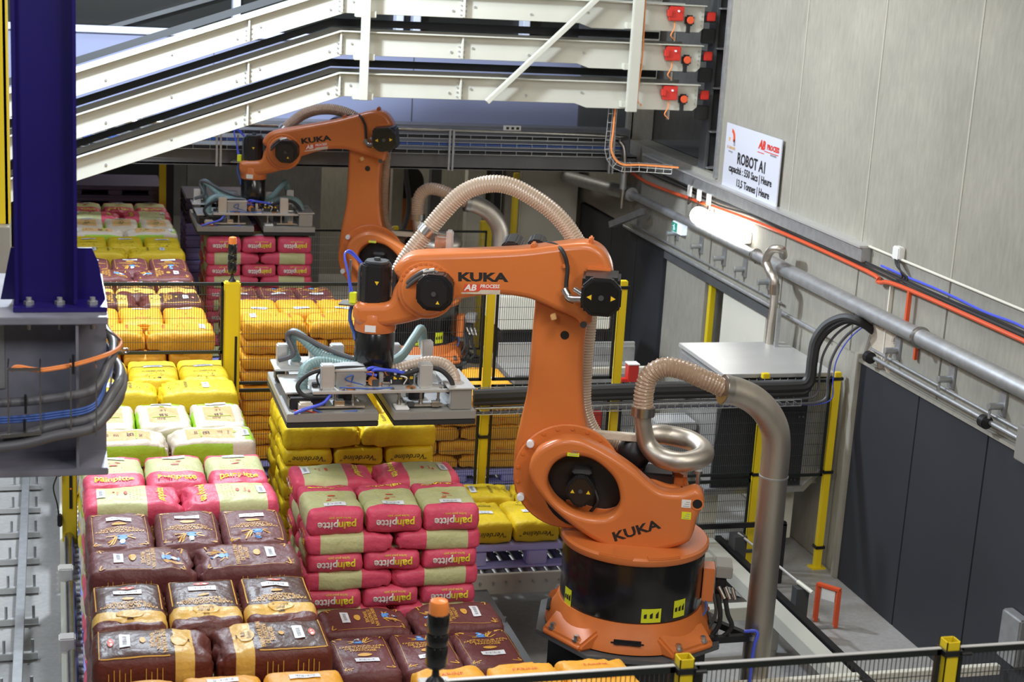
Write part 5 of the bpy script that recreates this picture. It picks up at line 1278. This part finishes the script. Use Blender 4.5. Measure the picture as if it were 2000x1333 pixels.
    def gx(v): return Vector((G.x, G.y, shift.z))+Rg@Vector((v.x, v.y, v.z))   # world-aligned offsets from the flange axis
    ga, gb, gy0, gy1, gz = -.69, .69, -.42, .72, 2.37
    m = MB(gx); m.box((-.50, -.36, 2.598), (.50, -.18, 2.622)); m.box((-.16, -.179, 2.599), (.16, .419, 2.621)); m.box((-.56, .42, 2.598), (.56, .62, 2.622)); gr = m.build('gripper_frame', 'aluminium', t, True, .004, label=None)
    def gp(name, m, mt, bevel=0, **k): return m.build(name, mt, gr, True, bevel, **k)
    for x0, x1 in ((ga, -.03), (.08, gb)):
        gp('foam_pad', MB(gx).box((x0, gy0, gz), (x1, gy1, gz+.042)), 'black_rubber', .006)
        gp('vacuum_box', MB(gx).box((x0, gy0-.004, gz+.043), (x1, gy1, gz+.105)), 'grey_plate', .004)
        gp('stiffening_plate', MB(gx).box((x0+.12, gy0+.12, gz+.106), (x1-.1, gy1-.1, gz+.12)), 'galvanised', .003)
        m = MB(gx); c = frame((x0+.18, gy0-.0055, gz+.072), (1, 0, 0), (0, 0, 1)); put_text(m, 'JOULIN', .035, c, shear=.2, bold=.001); gp('printed_name', m, 'print_grey', smooth=False)
    gp('side_plenum', MB(gx).box((.50, gy0+.02, gz+.107), (.66, .1, gz+.26)), 'grey_plate', .006)
    gp('plenum_lid', MB(gx).box((.48, gy0+.0, gz+.262), (.68, .12, gz+.275)), 'aluminium', .003)
    gp('side_deck', MB(gx).box((-.68, -.25, gz+.20), (-.36, .25, gz+.215)), 'aluminium', .004)
    gp('side_deck', MB(gx).box((-.70, .2, gz+.25), (-.50, .5, gz+.265)), 'aluminium', .004)
    for x in (-.45, -.33, -.20, .14, .30, .43):
        gp('guide_rod', MB(gx).cyl((x, -.30, gz+.12), (x, -.30, 2.60), .010, 10).cyl((x, -.30, gz+.12), (x, -.30, gz+.16), .016, 10), 'steel')
    for x, y in ((-.60, .3), (-.45, .5), (.45, .5)): gp('guide_rod', MB(gx).cyl((x, y, gz+.12), (x, y, 2.60), .012, 10), 'steel')
    for x, y, w_, h_ in ((-.39, -.28, .095, .18), (.33, -.28, .095, .18), (-.63, .35, .085, .17), (-.36, .52, .085, .12), (-.19, .52, .10, .12), (.26, .52, .085, .12), (.50, .45, .085, .16)):
        o = gp('pneumatic_cylinder', MB(gx).box((x-w_/2, y-w_/2, 2.622), (x+w_/2, y+w_/2, 2.622+h_)), 'aluminium', .008)
    gp('valve_box', MB(gx).box((-.33, -.26, 2.622), (-.10, -.05, 2.735)), 'galvanised', .01)
    gp('valve_box_lid', MB(gx).box((-.335, -.265, 2.735), (-.095, -.045, 2.755)), 'aluminium', .006)
    gp('hub_block', MB(gx).box((-.14, -.14, 2.622), (.14, .14, 2.71)), 'dark_grey', .01)
    gp('solenoid_bank', MB(gx).box((.10, -.22, 2.622), (.26, -.10, 2.70)), 'black_cast', .006)
    for k in range(4):
        gp('push_fitting', MB(gx).cyl((.12+.04*k, -.225, 2.70), (.12+.04*k, -.225, 2.735), .010, 8), 'print_white')
        gp('indicator', MB(gx).box((.108+.04*k, -.226, 2.665), (.132+.04*k, -.22, 2.685)), 'triangle_yellow')
    gp('copper_coil', MB(gx).lathe([(.018, -.012), (.034, -.012), (.034, .012), (.018, .012)], (-.05, -.24, 2.66), 20, axis='y'), 'copper')
    gp('pump_motor', MB(gx).box((-.60, gy0+.02, gz+.106), (-.50, gy0+.12, gz+.17)), 'sack_cream', .01)
    gp('terminal_box', MB(gx).box((-.66, gy0+.10, gz+.107), (-.40, gy0+.2, gz+.19)), 'black_cast', .008)
    gp('sensor_block', MB(gx).box((.10, gy0+.03, gz+.107), (.2, gy0+.16, gz+.125)), 'sticker_white', .004)
    rg = random.Random(5)
    for x, y in ((-.44, -.33), (-.28, -.34), (-.06, -.34), (.08, -.34), (.22, -.34), (.44, -.33), (-.24, -.2), (.0, -.2), (.46, -.2), (-.5, .45), (0, .5), (.4, .45)):
        gp('plate_bolt', MB(gx).cyl((x, y, 2.622), (x, y, 2.634), .012, 8), 'steel')
    for x in (-.22, .22): gp('brass_disc', MB(gx).cyl((x, -.31, 2.6225), (x, -.31, 2.632), .034, 18), 'copper')
    for x, y, w_, d_, h_, mt in ((-.03, -.24, .05, .04, .05, 'dark_grey'), (.04, -.28, .06, .03, .04, 'steel'), (.02, -.2, .03, .03, .09, 'aluminium'), (.30, -.2, .04, .05, .06, 'dark_grey'), (-.2, .47, .05, .05, .06, 'black_cast'), (.05, .5, .06, .05, .08, 'aluminium'), (.15, .47, .03, .04, .05, 'sticker_yellow'), (.38, -.22, .03, .04, .10, 'steel'), (-.47, -.24, .04, .05, .03, 'black_cast')):
        gp('fitting', MB(gx).box((x-w_/2, y-d_/2, 2.623), (x+w_/2, y+d_/2, 2.623+h_)), mt, .004)
    for x, y, w_, d_, h_, mt in ((-.30, -.30, .07, .06, .05, 'steel'), (-.22, -.1, .12, .1, .07, 'black_cast'), (.30, -.1, .12, .1, .06, 'black_cast'), (.22, -.33, .05, .05, .03, 'dark_grey'), (.40, -.34, .06, .05, .04, 'steel'), (-.6, .0, .09, .2, .05, 'black_cast'), (-.62, .45, .1, .12, .07, 'dark_grey')):
        gp('pad_fitting', MB(gx).box((x-w_/2, y-d_/2, gz+.1205), (x+w_/2, y+d_/2, gz+.1205+h_)), mt, .004)
    for x0, x1 in ((-.5, -.12), (.18, .46)): gp('slide_rail', MB(gx).box((x0, -.345, gz+.1205), (x1, -.30, gz+.135)), 'brushed_steel')
    for k in range(9):
        x = rg.uniform(-.25, .3); y = rg.uniform(-.3, -.12); pts = [(x, y, 2.63), (x+rg.uniform(-.06, .06), y+rg.uniform(-.04, .04), 2.69+rg.uniform(0, .04)), (x+rg.uniform(-.12, .12), y+rg.uniform(-.05, .05), 2.68), (x+rg.uniform(-.15, .15), y+rg.uniform(-.05, .03), 2.635)]
        gp('signal_wire', MB(gx).tube(catmull([Vector(p) for p in pts], 6), .005, 6), ['blue_cable', 'orange_cable', 'print_white', 'black_rubber', 'blue_tube'][k % 5])
    # hoses over the gripper
    def hose(name, pts, r_, mt, rib=False, n=10):
        pp = catmull([Vector(p) for p in pts], 8)
        if rib: m = ribbed(pp, r_, .022, 14, .10); m.xf = gx
        else: m = MB(gx); m.tube(pp, r_, n)
        gp(name, m, mt)
    hose('teal_hose', [(-.08, -.02, 2.68), (-.25, -.04, 2.72), (-.42, -.06, 2.76), (-.52, -.10, 2.72), (-.545, -.14, 2.62), (-.545, -.15, 2.57)], .042, 'teal_hose', True)
    hose('teal_hose', [(-.05, .06, 2.68), (-.2, .14, 2.70), (-.36, .22, 2.74), (-.50, .28, 2.86), (-.56, .34, 2.87), (-.55, .42, 2.75), (-.5, .46, 2.62)], .04, 'teal_hose', True)
    if pose2: hose('teal_hose', [(.06, -.04, 2.66), (.22, -.08, 2.72), (.38, -.12, 2.76), (.50, -.16, 2.74), (.55, -.2, 2.65), (.56, -.22, 2.62)], .042, 'teal_hose', True)
    else: hose('clear_hose', [(.08, -.04, 2.66), (.22, -.08, 2.72), (.38, -.12, 2.77), (.50, -.16, 2.76), (.565, -.2, 2.69), (.575, -.22, 2.62)], .042, 'hose_clear', True)
    hose('teal_hose', [(.10, .1, 2.68), (.25, .22, 2.72), (.38, .38, 2.82), (.46, .50, 2.86), (.50, .58, 2.7)], .036, 'teal_hose', False)
    hose('dark_loop', [(.0, -.16, 2.66), (-.05, -.18, 2.73), (-.25, -.22, 2.755), (-.48, -.26, 2.74), (-.60, -.30, 2.66), (-.56, -.33, 2.585), (-.42, -.34, 2.575), (-.36, -.33, 2.58)], .016, 'black_rubber')
    hose('dark_loop', [(.06, -.18, 2.66), (.2, -.24, 2.71), (.34, -.28, 2.76), (.44, -.30, 2.75), (.52, -.32, 2.67), (.52, -.33, 2.59), (.46, -.32, 2.62)], .018, 'black_rubber')
    hose('dark_loop', [(-.1, .1, 2.72), (-.34, .2, 2.80), (-.55, .26, 2.9), (-.60, .3, 2.86), (-.56, .25, 2.74), (-.66, .3, 2.68)], .02, 'grey_hose')
    hose('thin_cable', [(-.3, -.2, 2.62), (-.42, -.24, 2.62), (-.46, -.26, 2.70), (-.42, -.24, 2.75)], .007, 'black_rubber')
    hose('blue_tube', [(.14, -.2, 2.72), (.02, -.22, 2.74), (-.06, -.24, 2.76), (-.1, -.22, 2.72), (-.02, -.24, 2.70)], .012, 'blue_tube')
    hose('blue_tube', [(.24, -.22, 2.70), (.1, -.25, 2.735), (-.03, -.26, 2.75), (-.07, -.2, 2.70)], .012, 'blue_tube')
    hose('blue_tube', [(-.37, -.34, 2.59), (-.43, -.38, 2.54), (-.55, -.41, 2.51), (-.64, -.42, 2.48)], .012, 'blue_tube')
    hose('blue_tube', [(-.5, -.4, 2.50), (-.4, -.38, 2.46), (-.28, -.38, 2.47), (-.18, -.38, 2.48)], .007, 'blue_cable')
    hose('blue_tube', [(-.3, -.3, 2.63), (-.2, -.35, 2.64), (-.08, -.34, 2.63), (.08, -.34, 2.635)], .006, 'blue_cable')
    hose('red_wire', [(-.64, -.41, 2.50), (-.55, -.40, 2.49), (-.46, -.39, 2.47)], .005, 'red_paint')
    return t

robot(Vector((4.18, 11.0, 0)), 0., 'nearest orange six-axis arm on a black pedestal holding a vacuum gripper', 'near', 'hose_clear', 'hose_rib')
robot(Vector((4.18, 19.05, 0)), R(7.0), 'farther orange six-axis arm holding its gripper over the crimson sacks', 'far', 'hose_brown', 'hose_brown_rib', True)  # its suction hose is browner: shade put into the hose colour

# ================================================================ SUPPLY PIPES OF THE TWO MACHINES
def supply(dy, label, hm):
    t = thing('supply_pipe', (5.2, 10.75+dy, 0), label, 'pipe')
    off = Vector((0, dy, 0))
    P0 = [at(1418, 762, Y=10.80), at(1440, 766, Y=10.80), at(1470, 780, Y=10.79), at(1495, 803, Y=10.78), at(1512, 835, Y=10.77), at(1516, 870, Y=10.76), at(1511, 930, Y=10.75)]
    b = at(1495, 1100, Y=10.75); f = Vector((b.x-.0, 10.75, .02))
    MB().tube([p+off for p in catmull(P0, 10)], .106, 32).build('pipe_bend', 'brushed_steel', t)
    MB().tube([P0[-1]+off, b+off, f+off], .106, 32).build('straight_pipe', 'brushed_steel', t)
    j = P0[-1]; MB().cyl(j+off+Vector((0, 0, .006)), j+off-Vector((0, 0, .006)), .110, 28).build('weld_seam', 'galvanised', t)
    d = (P0[1]-P0[0]).normalized(); MB().cyl(P0[0]+off-d*.03, P0[0]+off+d*.03, .112, 28).build('hose_clamp', 'steel', t, bevel=.005)
    MB().lathe([(.108, 0), (.16, 0), (.16, .02), (.108, .02)], f+off, 28).build('foot_flange', 'galvanised', t)
    a = Vector((b.x-.1, 10.68, .80))+off
    MB().bar(a, (4.55, 10.55+dy, .86), .05, .05).build('stay', 'black_cast', t); MB().bar(a, (4.75, 11.05+dy, .84), .05, .05).build('stay', 'black_cast', t)
    MB().cbox(a, (.06, .06, .05)).build('stay_joint', 'steel', t, bevel=.008)
    MB().tube(catmull([a+Vector((-.05, 0, .05)), a+Vector((.03, -.06, .06)), a+Vector((.0, -.08, -.1)), a+Vector((-.01, -.08, -.75))], 6), .014, 8).build('blue_tube', 'blue_tube', t)
supply(0, 'thick brushed steel pipe with a swan-neck bend right of the nearest orange arm', None)
supply(8.05, 'thick steel pipe with a swan-neck bend beside the farther orange arm', None)

# ================================================================ MACHINES BEYOND THE FENCE
cm = thing('covered_machine', (6.6, 14.5, 0), 'grey metal machine housing with a flat lid standing against the wall', 'machine')
MB().box((6.05, 13.92, 1.915), (7.2, 15.12, 1.955)).build('lid', 'aluminium', cm, bevel=.004)
MB().xz([(6.12, 1.88), (7.2, 1.88), (7.2, .98), (7.02, .78), (6.05, .78), (6.05, 1.15)], 14.0, 14.02).build('front_panel', 'charcoal_panel', cm)
MB().xz([(6.98, 1.88), (7.2, 1.88), (7.2, .98), (7.02, .80), (6.98, .80)], 13.985, 14.0).build('end_strip', 'galvanised', cm)
MB().box((6.06, 14.03, .80), (7.18, 15.1, 1.90)).build('housing', 'grey_plate', cm)
MB().xz([(5.98, .74), (7.02, .74), (7.22, .96), (7.22, 1.0), (7.0, .80), (5.98, .80)], 13.97, 14.1).build('base_rim', 'galvanised', cm)
MB().prism([(13.93, 1.90), (15.0, 1.90), (15.0, 1.35)], lambda a, b: (6.02, a, b), lambda a, b: (6.04, a, b)).build('side_sheet', 'galvanised', cm)
for x, y in ((7.02, 14.4), (6.2, 14.4), (6.2, 15.0), (7.02, 15.0)):
    o = MB().box((x-.08, y-.08, .12), (x+.08, y+.08, .78)).build('leg', 'cream_paint', cm, bevel=.006)
    MB().cyl((x, y, .012), (x, y, .13), .02, 10).cyl((x, y, 0), (x, y, .02), .07, 20).build('levelling_foot', 'steel', o)
for x, z in ((6.9, 1.5), (6.88, .86)):
    for k in range(2): MB().cyl((x+k*.04, 13.98, z), (x+k*.04, 14.0, z), .01, 8).build('rivet', 'steel', cm)
ud = thing('duct_unit', (5.9, 14.6, 1.0), 'round grey duct with a white box behind the wire mesh', 'duct')
MB().cyl((5.9, 14.6, .55), (5.9, 14.6, 1.25), .20, 28).build('drum', 'grey_plate', ud, bevel=.01)
MB().box((5.62, 14.42, 1.25), (6.03, 14.75, 1.33)).build('white_cover', 'aluminium', ud, bevel=.006)
MB().tube(catmull([(5.75, 14.55, .95), (5.5, 14.55, 1.0), (5.2, 14.6, .98), (5.0, 14.8, .8)], 6), .09, 16).build('side_duct', 'galvanised', ud)
MB().bar((5.15, 14.5, 1.6), (5.7, 14.5, 1.0), .06, .06).build('strut', 'aluminium', ud)
MB().cyl((5.9, 14.6, 0), (5.9, 14.6, .55), .13, 20).build('stem', 'black_cast', ud)
mc = thing('infeed_conveyor', (5, 15.9, 1.4), 'galvanised belt conveyor running level behind the fence toward the machine', 'conveyor')
MB().box((4.5, 15.6, 1.30), (6.02, 15.63, 1.50)).build('side_rail', 'galvanised', mc, bevel=.004)
MB().box((4.5, 16.3, 1.34), (6.02, 16.33, 1.66)).build('side_rail', 'aluminium', mc, bevel=.004)
MB().box((4.5, 15.63, 1.40), (6.02, 16.3, 1.44)).build('belt', 'grey_plate', mc)
MB().box((5.35, 16.1, 1.50), (5.95, 16.14, 1.66)).build('guard_strip', 'galvanised', mc)
MB().box((5.2, 15.7, 1.48), (6.02, 15.76, 1.54)).build('guide_tube', 'cream_paint', mc, bevel=.004)
for x in (4.6, 5.85):
    for y in (15.62, 16.25): MB().box((x, y, 0), (x+.07, y+.07, 1.34)).build('leg', 'galvanised', mc)
rb = thing('red_drive', (5.6, 15.45, 1.6), 'small red drive box with a white top on the belt conveyor', 'drive')
MB().box((5.6, 15.28, 1.46), (5.71, 15.40, 1.68)).build('housing', 'red_paint', rb, bevel=.008)
MB().box((5.595, 15.275, 1.68), (5.715, 15.405, 1.69)).build('cover', 'sticker_white', rb)
MB().box((5.54, 15.3, 1.46), (5.60, 15.38, 1.53)).build('terminal', 'red_paint', rb, bevel=.006)
MB().box((5.55, 15.3, 1.0), (5.68, 15.62, 1.46)).build('bracket', 'galvanised', rb)
tw = thing('pallet_magazine', (5.6, 18.4, 0), 'cream fronted pallet magazine with dark slots behind the fence', 'magazine')
MB().box((5.0, 18.1, 1.35), (6.35, 18.9, 1.75)).build('cream_front', 'cream_paint', tw, bevel=.01)
MB().box((5.0, 18.12, .35), (6.35, 18.9, .95)).build('body', 'grey_plate', tw, bevel=.01)
MB().box((5.0, 18.12, 0), (6.35, 18.9, .33)).build('plinth', 'black_cast', tw)
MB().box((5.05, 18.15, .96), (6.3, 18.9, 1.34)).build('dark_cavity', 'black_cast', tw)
for k in range(3): MB().box((5.12+k*.42, 18.08, .72), (5.42+k*.42, 18.12, .86)).build('slot', 'black_cast', tw, bevel=.02)
top(MB().box((5.9, 17.2, .3), (6.02, 17.32, .62)).build('red_box', 'red_paint', bevel=.01), 'small red box behind the fence near the cream magazine', 'box')
top(MB().box((5.9, 17.2, 0), (6.02, 17.32, .30)).build('box_stand', 'dark_grey', bevel=.01), 'dark stand carrying the small red box behind the fence', 'stand')
rm = thing('distant_machine', (5.3, 24.6, 0), 'distant orange machine with a black drum behind the farther arm', 'machine')
MB().box((4.95, 25.0, 0), (5.55, 25.6, .9)).build('base', 'black_cast', rm, bevel=.02)
MB().xz([(4.98, .9), (5.5, .9), (5.42, 1.5), (5.3, 2.2), (5.2, 2.75), (4.92, 2.75), (4.95, 2.0)], 25.1, 25.4).build('arm', 'orange_paint', rm, bevel=.03)
MB().cyl((5.28, 24.95, 2.0), (5.28, 25.1, 2.0), .26, 24).build('drum', 'black_cast', rm, bevel=.02)
MB().tube(catmull([(5.2, 24.9, 2.7), (5.22, 24.88, 2.2), (5.3, 24.9, 1.6), (5.15, 24.9, 1.0)], 6), .04, 10).build('hose', 'grey_hose', rm)
top(MB().box((4.3, 23.2, 0), (4.9, 23.9, 1.5)).build('machine_cabinet', 'cream_paint', bevel=.02), 'low cream cabinet far behind between the two orange arms', 'cabinet')

# ================================================================ FLOOR FRAMES RIGHT OF THE ROBOT
ff = thing('conveyor_frame', (5.4, 11.8, 0), 'white welded floor frame right of the robot pedestal', 'frame')
MB().box((5.80, 9.6, .32), (5.95, 13.6, .45)).build('long_rail', 'white_paint', ff, bevel=.004)
MB().box((4.84, 9.6, .32), (4.95, 10.62, .45)).build('long_rail', 'white_paint', ff, bevel=.004)
MB().box((5.97, 9.6, .34), (6.03, 13.6, .47)).build('black_track', 'black_cast', ff, bevel=.004)
MB().box((5.0, 10.2, .34), (5.05, 10.6, .42)).build('black_track', 'black_cast', ff)
for y in (12.05, 13.2): MB().box((5.0, y, .30), (5.80, y+.12, .42)).build('cross_beam', 'white_paint', ff, bevel=.004)
MB().box((4.84, 10.60, .38), (7.2, 10.66, .46)).build('front_beam', 'cream_paint', ff, bevel=.004)
for x, y in ((5.82, 11.95), (5.82, 13.2), (5.82, 10.0), (4.86, 10.0)):
    o = MB().box((x, y, .05), (x+.1, y+.1, .32)).build('leg', 'white_paint', ff, bevel=.004)
    MB().cyl((x+.05, y+.05, 0), (x+.05, y+.05, .05), .06, 16).build('foot', 'white_paint', o)
MB().bar((5.82, 13.0, .2), (5.86, 12.5, .32), .04, .04).build('corner_brace', 'white_paint', ff)
bg = thing('black_barrier', (6.1, 13.5, 0), 'low black tube barrier in front of the fence', 'barrier')
MB().bar((5.5, 13.5, .60), (6.64, 13.5, .60), .045, .045).build('top_bar', 'black_cast', bg, bevel=.006)
for x in (5.52, 6.62): MB().bar((x, 13.5, .0), (x, 13.5, .60), .045, .045, up=(0, 1, 0)).build('leg', 'black_cast', bg)
MB().bar((5.5, 13.5, .34), (6.64, 13.5, .34), .025, .025).build('middle_bar', 'dark_grey', bg)
rd = thing('push_rod', (6.3, 12.6, .4), 'thin aluminium rod with a cream end lying on the black track', 'rod')
MB().tube([(6.07, 13.3, .60), (6.27, 12.4, .48)], .012, 8).build('shaft', 'aluminium', rd)
MB().tube([(6.27, 12.4, .48), (6.32, 12.2, .455)], .02, 10).build('grip', 'cream_paint', rd)
MB().box((6.0, 13.2, 0), (6.12, 13.35, .6)).build('bracket', 'dark_grey', rd)
MB().box((6.22, 12.30, 0), (6.34, 12.4, .45)).build('bracket', 'dark_grey', rd)
MB().box((5.98, 12.55, .47), (6.1, 12.65, .49)).build('end_plate', 'sticker_white', rd)
ug = thing('red_bracket', (6.65, 12.5, 0), 'red U-shaped sensor stand on the floor by the dark cladding', 'stand')
MB().box((6.56, 12.58, 0), (6.60, 12.62, .36)).build('post', 'orange_red', ug, bevel=.004)
MB().box((6.68, 12.42, 0), (6.72, 12.46, .36)).build('post', 'orange_red', ug, bevel=.004)
MB().bar((6.57, 12.61, .36), (6.71, 12.43, .36), .05, .03).build('cross_bar', 'orange_red', ug, bevel=.004)
MB().bar((6.60, 12.56, .29), (6.68, 12.46, .29), .02, .10).build('reflector', 'sticker_white', ug)
MB().bar((6.42, 12.60, .012), (6.62, 12.60, .012), .03, .02).build('foot_bar', 'galvanised', ug)
MB().bar((6.52, 12.44, .012), (6.72, 12.44, .012), .03, .02).build('foot_bar', 'galvanised', ug)
rp = thing('reflector_post', (5.95, 11.6, 0), 'small red reflector post just above the near fence rail', 'post')
MB().box((5.95+.12, 11.35, 0), (6.02+.12, 11.42, .30)).build('post', 'orange_red', rp, bevel=.004)
MB().box((6.06, 11.34, .30), (6.15, 11.43, .35)).build('cap', 'sack_beige_orange', rp, bevel=.004)
dk = thing('floor_cabinet', (3.35, 12, 0), 'dark steel floor cabinet between the pink stack and the robot pedestal', 'cabinet')
MB().box((3.15, 11.0, 0), (3.44, 12.45, .50)).build('body', 'black_cast', dk, bevel=.01)
MB().box((3.13, 10.98, .50), (3.46, 12.47, .53)).build('top_plate', 'steel_dark', dk, bevel=.004)
MB().cyl((3.44, 11.8, .53), (3.44, 11.8, .57), .012, 8).build('corner_bolt', 'steel', dk)
